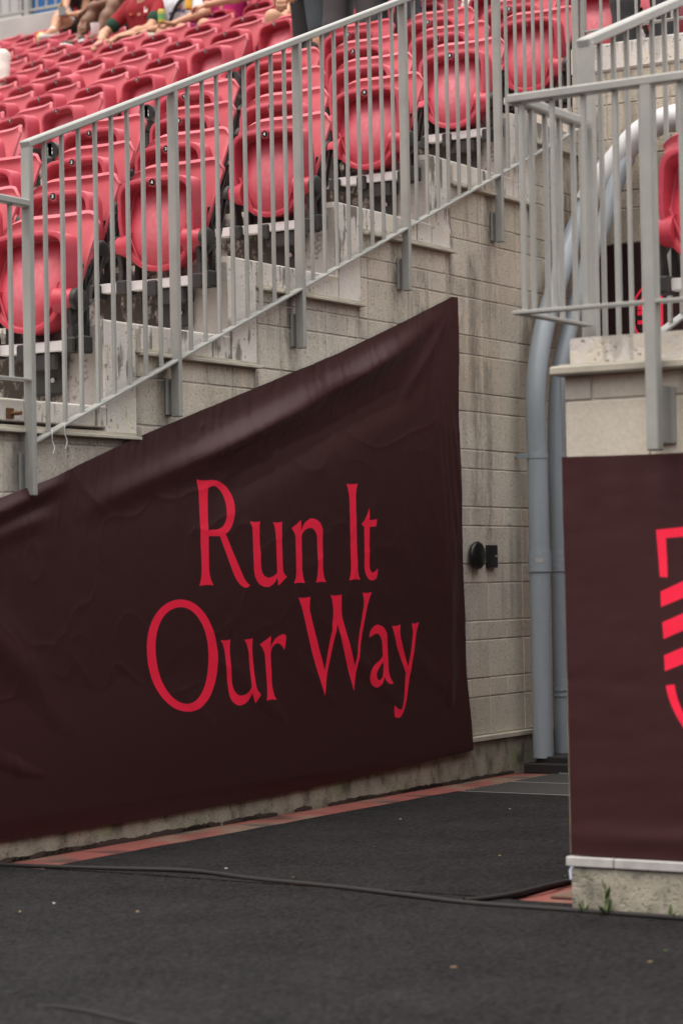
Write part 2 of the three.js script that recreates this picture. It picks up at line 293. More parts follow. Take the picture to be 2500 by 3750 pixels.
terrace(-3.3, 0.004, 0, 6, 1, 'stepped concrete terrace with whitewashed mouldy ends behind the sloping railing');
terrace(2.6, 8.2, 0, 5, -1, 'stepped concrete terrace on the right above the second dark banner', .035);
terrace(.0041, 8.2, 6, 8, 1, 'concrete terrace above the passage behind the back railing', 0);

// ------------------------------------------------------------------ right front wall
{
  const t = thing('block_wall', 'blurred pale wall end on the right under a rounded white coping', 'wall', [2.59, 0, -6.806], 0);
  const m = std({ map: masonryTex(5.6, 2.1, 800, 300, 311, [[.33, 1.5, .9, .06, .5]], [.56, .51, .44], false), vertexColors: true, roughness: .93, bumpMap: rep(grainBump, 9, 3), bumpScale: .001 });
  courses(t, m, 5.6, 2.1, 0, 5.2, .2304, 1.735, -.1, { steps: [], top: () => 1.733 }, (a, lo, b, hi) => hi < 1.4);
  part('core', box(.006, 0, -.4, 5.2, 1.74, -.006), M.mortar, t);
  part('core', box(.0, .0, -5.4, .16, 1.74, -.02), std({ color: new THREE.Color(.07, .045, .045), roughness: .9 }), t);  // unseen passage side, coloured dark to cut light bounced onto the left wall
  part('corner_strip', box(-.014, .19, -.06, .002, 1.46, -.004, .003), std({ color: new THREE.Color(.24, .20, .14), roughness: .9 }), t);
  part('plinth', box(-.0, -.02, -.38, 5.2, .153, .022, .008), M.plinth, t);
  const wt = std({ map: rep(blotch([.38, .37, .36], .3, 10, 82, 256), 2), roughness: .8 });
  part('base_trim', box(-.012, .155, -.3, .155, .186, .032, .003), wt, t);
  part('base_trim', box(.158, .155, -.3, .55, .186, .032, .003), wt, t);
  part('base_trim', box(.553, .155, -.3, 5.2, .186, .032, .003), wt, t);
  part('coping_trim', [box(-.028, 1.735, -.3, 5.2, 1.765, .05, .006), box(-.012, 1.765, -.3, 5.2, 1.772, .012, .002)], M.trim, t);
}
// ------------------------------------------------------------------ back wall of the passage
{
  const t = thing('block_wall', 'shaded block wall closing the back of the passage behind the pipes', 'wall', [0, 0, -12.25], 0);
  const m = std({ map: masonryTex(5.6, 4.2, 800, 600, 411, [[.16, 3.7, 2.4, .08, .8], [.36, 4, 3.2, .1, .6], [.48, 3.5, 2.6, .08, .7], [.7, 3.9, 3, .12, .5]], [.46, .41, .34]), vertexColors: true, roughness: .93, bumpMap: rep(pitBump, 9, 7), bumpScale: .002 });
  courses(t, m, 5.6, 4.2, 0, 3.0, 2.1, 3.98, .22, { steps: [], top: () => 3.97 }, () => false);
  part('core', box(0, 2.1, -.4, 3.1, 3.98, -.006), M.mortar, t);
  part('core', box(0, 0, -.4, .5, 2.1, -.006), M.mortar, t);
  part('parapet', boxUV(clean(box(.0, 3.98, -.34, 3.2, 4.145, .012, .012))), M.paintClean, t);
}
{ // passage running on under the stand
  const t = thing('passage_shell', 'dark passage running on under the stand behind the right wall', 'passage');
  const c = std({ map: rep(blotch([.3, .28, .26], .2, 8, 77), .6), roughness: .95 });
  part('wall', box(.1, 0, -18, .5, 2.3, -12.66), c, t); part('wall', box(2.75, 0, -18, 3.1, 2.3, -12.66), c, t); part('wall', box(.5, 0, -18.3, 2.75, 2.3, -18), c, t);
  part('ceiling', box(.1, 2.3, -18, 3.1, 2.6, -12.66), c, t);
}

// ------------------------------------------------------------------ railings
const topY = z => 2.815 + .392 * (-7.15 - z), botY = z => 1.630 + .4025 * (-7.20 - z);
{
  const t = thing('stair_railing', 'long grey steel railing climbing to the right above the slanted banner', 'railing', [0, 0, 0]);
  const xc = .05, posts = [[-7.207, 1.437], [-8.2, 1.797], [-9.205, 2.166], [-10.205, 2.531], [-11.225, 2.892], [-12.22, 3.9]];
  posts.forEach(([z, b], i) => {
    const yt = topY(z) - .01;
    const p = part('post', box(xc - .0235, b, z - .013, xc + .0235, yt, z + .013, .004), M.rail, t);
    if (i < 5) part('bracket', [box(.004, b + .01, z - .03, .012, b + .17, z + .024, .001), box(.008, b + .012, z - .012, xc - .0225, b + .165, z - .004, .001)], M.rail, p);
  });
  part('top_rail', bar([xc, topY(-7.19), -7.19], [xc, topY(-12.3), -12.3], .048, .03, .005), M.rail, t);
  part('bottom_rail', bar([xc, botY(-7.215) + .012, -7.215], [xc, botY(-12.25) + .012, -12.25], .042, .011, .002), M.rail, t);
  for (let i = 0; i < 5; i++) { const a = posts[i][0], b = posts[i + 1][0]; for (let j = 1; j < 9; j++) { const z = a + (b - a) * j / 9; part('picket', box(xc - .0085, botY(z) + .012, z - .0075, xc + .0085, topY(z) - .012, z + .0075, .002), M.rail, t);} }
  { const w = []; for (let i = 0; i < 5; i++) { const a = posts[i][0], b = posts[i + 1][0]; for (let j = 1; j < 9; j++) { const z = a + (b - a) * j / 9; w.push(new THREE.SphereGeometry(.008, 7, 5).scale(1.4, .8, 1.2).translate(xc + .005, botY(z) + .019, z - .009)); } } part('weld_bead', w, M.rail, t).userData.kind = 'stuff'; }
  part('level_rail', box(xc - .0225, 2.582, -7.2, xc + .0225, 2.612, -6.3, .005), M.rail, t);
  part('level_rail', box(xc - .021, 1.890, -7.2, xc + .021, 1.901, -6.3, .002), M.rail, t);
  for (let j = 1; j < 7; j++) { const z = -7.207 + .111 * j; part('picket', box(xc - .0085, 1.898, z - .0075, xc + .0085, 2.585, z + .0075, .002), M.rail, t); }
}
{
  const t = thing('guard_railing', 'out of focus grey guard railing turning the corner on the right wall', 'railing', [0, 0, 0]);
  const x = 2.49, z = -6.703, yt = 2.648, yb = 1.94;
  part('top_rail', box(x - .024, yt - .03, z - .0235, 6.2, yt, z + .0235, .005), M.rail, t);
  part('bottom_rail', box(x - .02, yb - .006, z - .02, 6.2, yb + .006, z + .02, .002), M.rail, t);
  part('top_rail', box(x - .0235, yt - .031, -7.2, x + .0235, yt - .001, z - .0236, .005), M.rail, t);
  part('bottom_rail', box(x - .02, yb - .006, -7.2, x + .02, yb + .005, z - .0201, .002), M.rail, t);
  const bp = (xx, zz) => box(xx - .008, yb, zz - .008, xx + .008, yt - .02, zz + .008, .002);
  for (let j = 0; j < 12; j++) if (j % 9 !== 4 || j > 4) part('picket', bp(x + .018 + .111 * j, z), M.rail, t);
  for (let j = 1; j < 5; j++) part('picket', bp(x, z - .103 * j), M.rail, t);
  for (const px of [2.952, 3.95, 4.95]) { const p = part('post', box(px - .02, 1.475, z - .022, px + .02, yt - .02, z + .022, .004), M.rail, t); part('bracket', [box(px - .03, 1.5, -6.802, px + .03, 1.68, -6.793, .001), box(px + .004, 1.5, -6.794, px + .014, 1.68, z - .02, .001)], M.rail, p); }
  const tz = zz => 2.905 + .375 * (-7.2 - zz);
  part('post', box(x - .029, 1.40, -7.245, x + .029, tz(-7.23), -7.215, .004), M.rail, t);
  part('post', box(x - .024, 1.80, -8.25, x + .024, tz(-8.23), -8.224, .004), M.rail, t);
  part('post', box(x - .024, 2.2, -9.25, x + .024, tz(-9.23), -9.224, .004), M.rail, t);
  part('sloping_rail', bar([x, tz(-7.21), -7.21], [x, tz(-11), -11], .05, .032, .005), M.rail, t);
  part('sloping_rail', bar([x, tz(-7.24) - 1.17, -7.24], [x, tz(-11) - 1.17, -11], .042, .011, .002), M.rail, t);
  for (let i = 0; i < 3; i++) for (let j = 1; j < 9; j++) { const zz = -7.23 - i * 1.005 - j * .1117; part('picket', box(x - .008, tz(zz) - 1.16, zz - .008, x + .008, tz(zz) - .012, zz + .008, .002), M.rail, t); }
}
{
  const t = thing('guard_railing', 'grey picket railing along the parapet at the back of the passage', 'railing', [0, 0, 0]);
  const z = -12.22; part('bottom_rail', box(.09, 4.215, z - .018, 3.2, 4.226, z + .018, .002), M.rail, t); part('top_rail', box(.09, 5.2, z - .022, 3.2, 5.23, z + .022, .004), M.rail, t);
  for (const x of [.1, 1.15, 2.2]) part('post', box(x - .012, 4.14, z - .02, x + .012, 5.205, z + .02, .003), M.rail, t);
  for (let j = 1; j < 20; j++) if (j % 9) part('picket', box(.1 + j * .1111 - .0075, 4.22, z - .0085, .1 + j * .1111 + .0075, 5.205, z + .0085, .002), M.rail, t);
}

// ------------------------------------------------------------------ banners
const RUN = ['M1365 1532 Q1415 1525 1472 1532 C1602 1537 1667 1481 1667 1415 C1665 1349 1629 1307 1587 1294 L1715 1114 Q1739 1076 1777 1061 Q1755 1049 1729 1052 Q1680 1063 1640 1124 L1542 1283 L1455 1283 L1454 1144 Q1456 1098 1488 1065 Q1435 1071 1379 1064 Q1399 1099 1397 1145 L1388 1420 Q1387 1494 1365 1532 Z M1458 1495 Q1487 1510 1519 1504 C1584 1488 1604 1442 1601 1395 C1597 1344 1571 1313 1498 1312 Q1466 1314 1451 1307 Z',
  'M1784 1352 Q1832 1346 1868 1354 Q1858 1322 1859 1294 L1870 1141 Q1879 1096 1936 1095 Q1989 1102 2003 1121 L1994 1294 Q1990 1333 1972 1351 Q2014 1346 2053 1353 Q2045 1324 2046 1295 L2051 1130 Q2054 1111 2084 1097 L2010 1056 Q2005 1082 2001 1095 Q1987 1063 1926 1051 Q1840 1051 1816 1103 Q1808 1123 1807 1161 L1804 1293 Q1800 1331 1784 1352 Z',
  'M2130 1324 L2216 1363 L2214 1307 Q2229 1354 2302 1371 Q2386 1371 2403 1316 L2400 1137 Q2403 1097 2426 1067 Q2385 1072 2335 1066 Q2353 1098 2354 1137 L2353 1276 Q2347 1318 2301 1325 Q2237 1323 2216 1286 L2214 1138 Q2217 1089 2238 1066 Q2192 1070 2142 1065 Q2164 1090 2164 1129 L2163 1276 Q2160 1300 2130 1324 Z',
  'M2621 1542 Q2677 1538 2732 1546 Q2712 1512 2712 1471 L2716 1135 Q2721 1094 2740 1076 Q2685 1081 2632 1073 Q2653 1105 2654 1135 L2650 1470 Q2643 1516 2621 1542 Z',
  'M2757 1347 Q2810 1380 2835 1430 L2837 1368 L2909 1373 L2900 1338 L2836 1333 L2828 1154 Q2830 1108 2860 1111 Q2884 1113 2905 1131 Q2910 1102 2891 1082 Q2868 1067 2829 1072 Q2784 1093 2781 1134 L2784 1333 Z',
  'M1236 1008 C1409 1005 1514 866 1511 746 C1507 598 1395 512 1269 520 C1085 531 983 678 986 802 C989 926 1098 1011 1236 1008 Z M1243 974 C1368 966 1445 859 1440 753 C1435 629 1364 551 1262 555 C1132 564 1049 684 1050 804 C1051 907 1127 978 1243 974 Z',
  'M1536 821 Q1581 817 1613 823 Q1605 788 1606 760 L1615 630 Q1624 578 1677 568 Q1740 567 1760 604 L1754 755 Q1747 793 1719 819 Q1756 816 1790 822 Q1784 791 1785 763 L1796 621 Q1800 583 1835 565 L1790 526 Q1774 556 1764 575 Q1739 525 1664 524 Q1598 533 1586 584 Q1576 641 1573 697 L1567 762 Q1559 795 1536 821 Z',
  'M1846 791 L1943 828 L1938 772 Q1962 823 2042 833 Q2065 832 2070 822 Q2067 791 2050 758 Q2032 787 1996 792 Q1944 786 1937 743 L1938 604 Q1942 556 1969 532 Q1928 540 1876 534 Q1894 568 1895 616 L1889 735 Q1883 769 1846 791 Z',
  'M2177 999 Q2235 994 2285 1001 Q2271 961 2279 931 L2396 651 L2468 837 L2484 926 Q2485 976 2462 1006 Q2515 999 2565 1007 Q2555 965 2563 904 L2665 659 L2765 940 Q2772 981 2757 1013 Q2797 1007 2845 1014 Q2812 980 2794 929 L2707 708 Q2675 628 2647 536 L2520 865 L2428 659 Q2397 591 2377 527 L2282 754 L2224 913 Q2207 962 2177 999 Z',
  'M2813 790 Q2810 837 2881 852 Q2962 853 2986 800 L2988 624 Q2993 577 3029 557 Q2992 546 2958 569 Q2942 580 2936 595 Q2921 550 2860 543 Q2800 551 2796 597 Q2804 643 2874 665 Q2915 674 2936 699 L2936 750 Q2930 802 2885 808 Q2849 805 2813 790 Z M2937 668 Q2894 639 2867 619 Q2852 599 2871 581 Q2901 576 2922 596 Q2944 626 2937 668 Z',
  'M3027 843 Q3074 837 3114 847 Q3098 807 3109 776 L3179 631 L3228 772 Q3247 813 3229 850 Q3267 845 3306 854 Q3279 812 3260 760 L3155 491 Q3131 419 3078 385 Q3047 379 3021 389 Q3014 420 3025 449 Q3049 424 3090 423 Q3111 441 3123 482 L3153 601 L3069 746 Q3052 798 3027 843 Z'];
function canvasTex(w, h, draw) { const c = document.createElement('canvas'); c.width = w; c.height = h; draw(c.getContext('2d'), w, h); const t = new THREE.CanvasTexture(c); t.colorSpace = THREE.SRGBColorSpace; t.anisotropy = 8; return t; }
function tracePath(g, d, X, Y) { const t = d.match(/[MLQCZ]|-?[\d.]+/g); let i = 0; const n = () => +t[i++], p = () => [X(n()), Y(n())]; g.beginPath();
  while (i < t.length) { const c = t[i++]; if (c === 'M') g.moveTo(...p()); else if (c === 'L') g.lineTo(...p()); else if (c === 'Q') { const a = p(), b = p(); g.quadraticCurveTo(...a, ...b); } else if (c === 'C') { const a = p(), b = p(), e = p(); g.bezierCurveTo(...a, ...b, ...e); } else g.closePath(); }
  g.fill('evenodd'); }
const CLOTH = 'rgb(59,34,35)', PRINT = 'rgb(252,44,76)';
const clothBump = tex(512, 512, (u, v) => { const g = .5 + .25 * Math.sin(u * 512 * 1.57) * Math.sin(v * 512 * 1.57) + .25 * (hash(u * 512 | 0, v * 512 | 0, 3) - .5); return [g, g, g]; }, false);
const clothMat = map => new THREE.MeshPhysicalMaterial({ map, roughness: .40, sheen: .12, sheenRoughness: .35, sheenColor: new THREE.Color(.5, .28, .31), specularIntensity: .6, specularColor: new THREE.Color(1, .72, .75), side: THREE.DoubleSide, bumpMap: rep(clothBump, 8), bumpScale: .0003 });
{
  // local x along the wall (0 at z=-6.3), y up, z out of the wall
  const W = 4.6, H = 2.72, xo = -6.3;
  const map = canvasTex(2048, 1210, (g, w, h) => { g.fillStyle = CLOTH; g.fillRect(0, 0, w, h); g.fillStyle = PRINT; const X = v => (v / 1000 + .7) / W * w, Y = v => h - v / 1000 / H * h; for (const d of RUN) tracePath(g, d, X, Y); });
  const top = x => banTop(x + xo + 6.8 - 1.0 + (0)) ;
  const topAt = z => banTop(-6.8 - z);
  const botAt = z => { const t = [[-6.3, .092], [-7.05, .089], [-7.9, .086], [-8.93, .095], [-9.9, .125], [-10.75, .16], [-10.9, .172]]; for (let i = 0; i + 1 < t.length; i++) if (z <= t[i][0] && z >= t[i + 1][0]) return t[i][1] + (t[i + 1][1] - t[i][1]) * (z - t[i][0]) / (t[i + 1][0] - t[i][0]); return .09; };
  const rightAt = y => 10.775 + .012 * Math.max(0, 1.9 - y) + .0 + (y < .6 ? (.6 - y) * .055 : 0) + .006 * Math.sin(y * 9) - 6.3 + (y > 2.3 ? (y - 2.3) * .02 : 0);
  const NU = 460, NV = 250, P = [], U = [], I = [];
  const ridge = (x, y, ax, ay, bx, by, w, h) => { const dx = bx - ax, dy = by - ay, L2 = dx * dx + dy * dy; let t = ((x - ax) * dx + (y - ay) * dy) / L2; const d = ((x - ax) * dy - (y - ay) * dx) / Math.sqrt(L2); const e = sst(-.12, .18, t) * (1 - sst(.82, 1.12, t)); return h * e * Math.exp(-d * d / (w * w)); };
  const folds = (x, y, v) => { const z = xo - x; let d = .014 + .006 * fbm(x * 1.6, y * 1.6, 501, 3);
    // x below is depth along the wall measured from z=-6.3
    d += ridge(x, y, 2.0, 1.60, 3.95, 2.26, .06, .034) + ridge(x, y, 1.35, 1.42, 3.0, 1.90, .055, .022) - ridge(x, y, 2.2, 1.46, 4.0, 2.06, .08, .014);
    d += ridge(x, y, 3.3, 2.02, 4.3, 2.45, .05, .014) + ridge(x, y, 3.9, 2.0, 4.38, 2.45, .035, .009);
    // tight wrinkles radiating from the top hem
    d += .010 * Math.pow(fbm(x * 17 - y * 4.5, y * 1.4 + x, 507, 3), 1.6) * sst(.70, .985, v);
    // sharp creases left from folding and handling, in two directions
    const n1 = fbm(x * 1.5 + y * 1.1, y * 1.2 - x * .4, 511, 3), n2 = fbm(x * .9 - y * 1.7 + 7, y * 1.1 + x * .7, 513, 3), n3 = fbm(x * 3.2 + 3, y * 2.6, 517, 2);
    d += .0028 * Math.exp(-Math.abs(n1 - .5) / .018) * sst(.35, .7, n3) + .0024 * Math.exp(-Math.abs(n2 - .47) / .016) * sst(.3, .62, 1 - n3) + .0016 * Math.exp(-Math.abs(n3 - .5) / .02);
    // pull under the first railing post
    d += ridge(x, y, .45, 1.29, 1.12, 1.50, .035, .022) + ridge(x, y, .2, 1.19, 1.0, 1.36, .05, .016) - ridge(x, y, .5, 1.24, 1.05, 1.41, .03, .010);
    d += ridge(x, y, .3, 1.12, .95, .72, .06, .006) + ridge(x, y, .5, 1.08, 1.4, .25, .09, .007) + ridge(x, y, .2, .75, 1.2, .12, .07, .006);
    for (let i = 0; i < 5; i++) d += ridge(x, y, .35 + i * .16, .52 - i * .05, 1.15 + i * .25, .15, .04, .004);
    for (let i = 0; i < 5; i++) d += ridge(x, y, 1.9 + i * .45, .62 + i * .06, 2.5 + i * .5, .22 + .02 * i, .06, .006 + .002 * (i % 2));
    // vertical pulls at the right edge
    for (let i = 0; i < 4; i++) d += ridge(x, y, 4.20 + i * .06, 2.3 - i * .1, 4.34 + i * .045, .9 + .2 * i, .018, .005);
    d += ridge(x, y, 4.36, 1.3, 4.28, .3, .05, .010);
    // bottom hem: cloth bellies out, tucks in, and the hem pocket stands out again
    const b = y - botAt(xo - x); d += .006 * Math.exp(-Math.pow((b - .36) / .16, 2)) - .008 * Math.exp(-Math.pow((b - .16) / .06, 2)) + .003 * Math.exp(-Math.pow((b - .05) / .05, 2));
    d += .0025 * (fbm(x * 7, y * 7, 503, 3) - .5) + .0012 * (fbm(x * 22, y * 16, 505, 2) - .5);
    return Math.max(.007, d, .034 * sst(.02, .18, y) * (1 - sst(.26, 1.1, y))); };
  for (let j = 0; j <= NV; j++) for (let i = 0; i <= NU; i++) {
    const v = j / NV, u = i / NU; let x = u * 4.5; let y = 0; for (let q = 0; q < 3; q++) { const yb = botAt(xo - x), yt = topAt(xo - x); y = yb + (yt - yb) * v; x = u * rightAt(y); }
    P.push(x, y, folds(x, y, v)); U.push(x / W, y / H);
    if (i < NU && j < NV) { const a = j * (NU + 1) + i; I.push(a, a + 1, a + NU + 2, a, a + NU + 2, a + NU + 1); }
  }
  const g = new THREE.BufferGeometry(); g.setAttribute('position', new THREE.Float32BufferAttribute(P, 3)); g.setAttribute('uv', new THREE.Float32BufferAttribute(U, 2)); g.setIndex(I); g.computeVertexNormals();
  const m = solo('fabric_banner', g, clothMat(map), 'dark maroon slanted fabric banner printed with red words on the passage wall', 'banner');
  m.position.set(.008, 0, -6.3); m.rotation.y = Math.PI / 2;
}
{ // right banner, with the left part of a striped crest
  const W = 2.2, H = 1.3;
  const map = canvasTex(1400, 828, (g, w, h) => { g.fillStyle = CLOTH; g.fillRect(0, 0, w, h); g.fillStyle = PRINT; const X = v => (v - 2590) / 1000 / W * w, Y = v => h - (v - 180) / 1000 / H * h;
    const mir = d => d; const cx = 3060;
    for (const f of [v => v, v => 2 * cx - v]) {
      const T = d => tracePath(g, d, v => X(f(v)), Y);
      T('M2910 1229 L3060 1240 L3060 1208 L2944 1202 L2947 1078 L2920 1080 Z');
      T('M2921 1034 L3060 1092 L3060 1036 L2922 985 Z'); T('M2925 937 L3060 990 L3060 936 L2928 884 Z'); T('M2928 833 L3060 884 L3060 832 L2930 783 Z');
      T('M2932 738 Q2945 640 3060 520 L3060 560 Q2972 650 2962 742 Z');
    } });
  const NU = 150, NV = 90, P = [], U = [], I = [];
  for (let j = 0; j <= NV; j++) for (let i = 0; i <= NU; i++) { const u = i / NU, v = j / NV; const x = -.006 + u * 2.2 + .006 * (1 - v), y = .19 + v * 1.283 - .004 * Math.sin(u * 9) * v;
    const d = .010 + .006 * fbm(x * 3, y * 3, 521, 3) + .003 * Math.sin(x * 40 + 3 * y) * sst(.85, 1, v) + .0035 * (fbm(x * 5, y * 16, 523, 3)) + .004 * Math.exp(-Math.pow((y - .25) / .03, 2));
    P.push(x, y, d); U.push(x / W, (y - .18) / H); if (i < NU && j < NV) { const a = j * (NU + 1) + i; I.push(a, a + 1, a + NU + 2, a, a + NU + 2, a + NU + 1); } }
  const g = new THREE.BufferGeometry(); g.setAttribute('position', new THREE.Float32BufferAttribute(P, 3)); g.setAttribute('uv', new THREE.Float32BufferAttribute(U, 2)); g.setIndex(I); g.computeVertexNormals();
  solo('fabric_banner', g, clothMat(map), 'dark maroon fabric banner with a striped red crest on the right wall end', 'banner').position.set(2.59, 0, -6.806);
}
{ // small banner on the back wall
  const map = canvasTex(512, 512, (g, w, h) => { g.fillStyle = 'rgb(44,28,30)'; g.fillRect(0, 0, w, h); g.strokeStyle = g.fillStyle = PRINT; g.lineWidth = 9; g.beginPath(); g.arc(250, 250, 120, 0, 7); g.stroke();
    g.lineWidth = 20; g.beginPath(); g.arc(250, 250, 92, Math.PI * 1.05, Math.PI * 1.5); g.stroke(); g.fillRect(214, 170, 32, 190); g.beginPath(); g.moveTo(170, 205); g.lineTo(246, 165); g.lineTo(246, 205); g.lineTo(170, 240); g.fill(); g.fillRect(150, 238, 40, 16); g.fillRect(150, 272, 46, 14); });
  const g = new THREE.PlaneGeometry(.84, .84, 30, 30), p = g.attributes.position; for (let i = 0; i < p.count; i++) p.setZ(i, .012 + .01 * fbm(p.getX(i) * 5 + 9, p.getY(i) * 5 + 9, 531, 3)); g.computeVertexNormals();
  const m = solo('fabric_banner', g, clothMat(map), 'small dark banner with a round red emblem on the back wall of the passage', 'banner'); m.position.set(.57, 2.55, -12.25);
}

// ------------------------------------------------------------------ pipes and small wall fittings
{
  const dirt = t => t;
  const t = thing('drain_pipe', 'thicker grey plastic drain pipe nearest the banner, arching white at its top', 'pipe', [.13, .08, -11.46]);
  const o = [.13, .08, -11.46], rel = p => [p[0] - o[0], p[1] - o[1], p[2] - o[2]];
  part('pipe_body', tube([[.13, .08, -11.46], [.13, .9, -11.46], [.13, 1.7, -11.46], [.13, 2.1, -11.46], [.13, 2.42, -11.56], [.13, 2.7, -11.74], [.135, 3.0, -11.95], [.18, 3.2, -12.05], [.33, 3.41, -12.09], [.5, 3.57, -12.1], [.67, 3.63, -12.1]].map(rel).slice(0, 8), .057, 110, 24), M.pipe, t);
  part('upper_bend', tube([[.18, 3.2, -12.05], [.245, 3.31, -12.065], [.33, 3.41, -12.09], [.5, 3.57, -12.1], [.67, 3.63, -12.1], [.9, 3.63, -12.1], [1.4, 3.6, -12.1]].map(rel), .074, 90, 24), std({ map: rep(blotch([.62, .63, .65], .08, 6, 78), 1), roughness: .4 }), t, 'white upper bend of the pipe');
  part('coupling', [cyl(.0635, .0635, .115, 28).translate(0, 1.155 - .08, 0)], M.pipe, t);
  const lab = part('sticker', new THREE.CylinderGeometry(.0642, .0642, .024, 10, 1, true, .1, .7).rotateY(-.0).translate(0, 1.155 - .075, 0), std({ color: new THREE.Color(.4, .4, .4), roughness: .6 }), t);
  part('strap', [cyl(.060, .060, .03, 24).translate(0, 1.735 - .08, 0), bar([-.122, 1.735 - .08, .02], [-.03, 1.735 - .08, .058], .006, .028, .001)], M.pipe, t);
  part('bolt', cyl(.009, .009, .014, 10).rotateZ(Math.PI / 2).translate(-.116, 1.735 - .08, .022), M.steel, t);
}
{
  const t = thing('drain_pipe', 'thinner grey plastic drain pipe in shadow behind the thicker one', 'pipe', [.13, .08, -11.70]);
  const o = [.13, .08, -11.70], rel = p => [p[0] - o[0], p[1] - o[1], p[2] - o[2]];
  part('pipe_body', tube([[.13, .08, -11.70], [.13, 1.0, -11.70], [.13, 1.9, -11.70], [.14, 2.2, -11.73], [.17, 2.5, -11.84], [.22, 2.8, -11.93], [.29, 3.02, -12.0], [.36, 3.3, -12.06], [.42, 3.44, -12.09]].map(rel), .048, 90, 22), M.pipe, t);
  part('coupling', cyl(.054, .054, .115, 26).translate(0, 1.155 - .08, 0), M.pipe, t); for (const y of [.44, .41]) part('ring', cyl(.053, .053, .012, 26).translate(0, y - .08, 0), M.pipe, t);
  part('strap', cyl(.051, .051, .03, 24).translate(0, 1.735 - .08, 0), M.pipe, t);
  // printed line along the pipe
  const pr = canvasTex(64, 1024, (g, w, h) => { g.fillStyle = 'rgb(142,147,151)'; g.fillRect(0, 0, w, h); g.fillStyle = 'rgb(45,46,48)'; for (let y = 4; y < h - 10; y += 8 + (hash(y, 3, 7) * 6 | 0)) if (hash(y, 1, 5) > .25) g.fillRect(22, y, 12 + hash(y, 2, 6) * 8, 4); });
  part('print', new THREE.CylinderGeometry(.0487, .0487, .95, 4, 1, true, 1.05, .22).translate(0, 1.75 - .08, 0), std({ map: pr, roughness: .5 }), t);
}
{
  const t = thing('rubber_block', 'low black rubber block at the foot of the two drain pipes', 'block', [.22, 0, -11.7]);
  part('slab', [extrude([[-.16, 0], [.4, 0], [.4, .055], [-.16, .055]], .34, .006, 2).translate(0, 0, 0), extrude([[-.12, .05], [.38, .05], [.36, .09], [-.11, .09]], .3, .006, 2).translate(0, 0, -.02)], M.black, t);
}
{
  const t = thing('wall_disc', 'round black disc fixed to the block wall beside the banner edge', 'disc', [0, 1.19, -10.93]);
  const p = [[0, .012], [.062, .012], [.07, .016], [.076, .026], [.076, .034], [.072, .042], [.06, .047], [0, .05]].map(q => new THREE.Vector2(...q));
  part('face', new THREE.LatheGeometry(p, 48).rotateZ(-Math.PI / 2), M.blackGloss, t);
  part('spacer', cyl(.045, .045, .014, 20).rotateZ(Math.PI / 2).translate(.007, 0, 0), M.black, t);
}
{
  const t = thing('wall_box', 'small black plastic box beside the round disc on the block wall', 'box', [0, 1.185, -11.125]);
  part('case', extrude([[-.05, -.062], [.05, -.062], [.05, .062], [-.05, .062]], .026, .007, 3).rotateY(Math.PI / 2), M.blackGloss, t);
  const lt = canvasTex(64, 64, (g, w, h) => { g.fillStyle = 'rgb(14,13,13)'; g.fillRect(0, 0, w, h); g.fillStyle = 'rgb(225,225,225)'; g.font = 'bold 40px sans-serif'; g.fillText('EQ', 3, 46); });
  part('logo', new THREE.PlaneGeometry(.03, .022).rotateY(Math.PI / 2).translate(.0272, .002, -.028), std({ map: lt, roughness: .4 }), t);
}
{
  const t = thing('drain_grate', 'steel bar grate in the floor at the end of the dark covering', 'grate', [.28, 0, -10.75]);
  const bmF = std({ color: new THREE.Color(.2, .2, .2), roughness: .5, metalness: .3 });
  part('tray', box(0, -.02, -.6, 2.0, .0035, .5, .001), M.black, t);
  part('frame', [box(0, .0036, .49, 2.0, .011, .5, .001), box(0, .0036, -.6, 2.0, .011, -.59, .001), box(0, .0036, -.05, 2.0, .0125, -.04, .001)], bmF, t);
  const b = box(0, .0036, -.005, 2.0, .0135, .005, .001); const bm = std({ color: new THREE.Color(.06, .06, .06), roughness: .8 }); for (let i = 0; i < 20; i++) { const z = .45 - i * .05; if (Math.abs(z + .045) < .03) continue; part('bar', b, bm, t).position.z = z; }
}

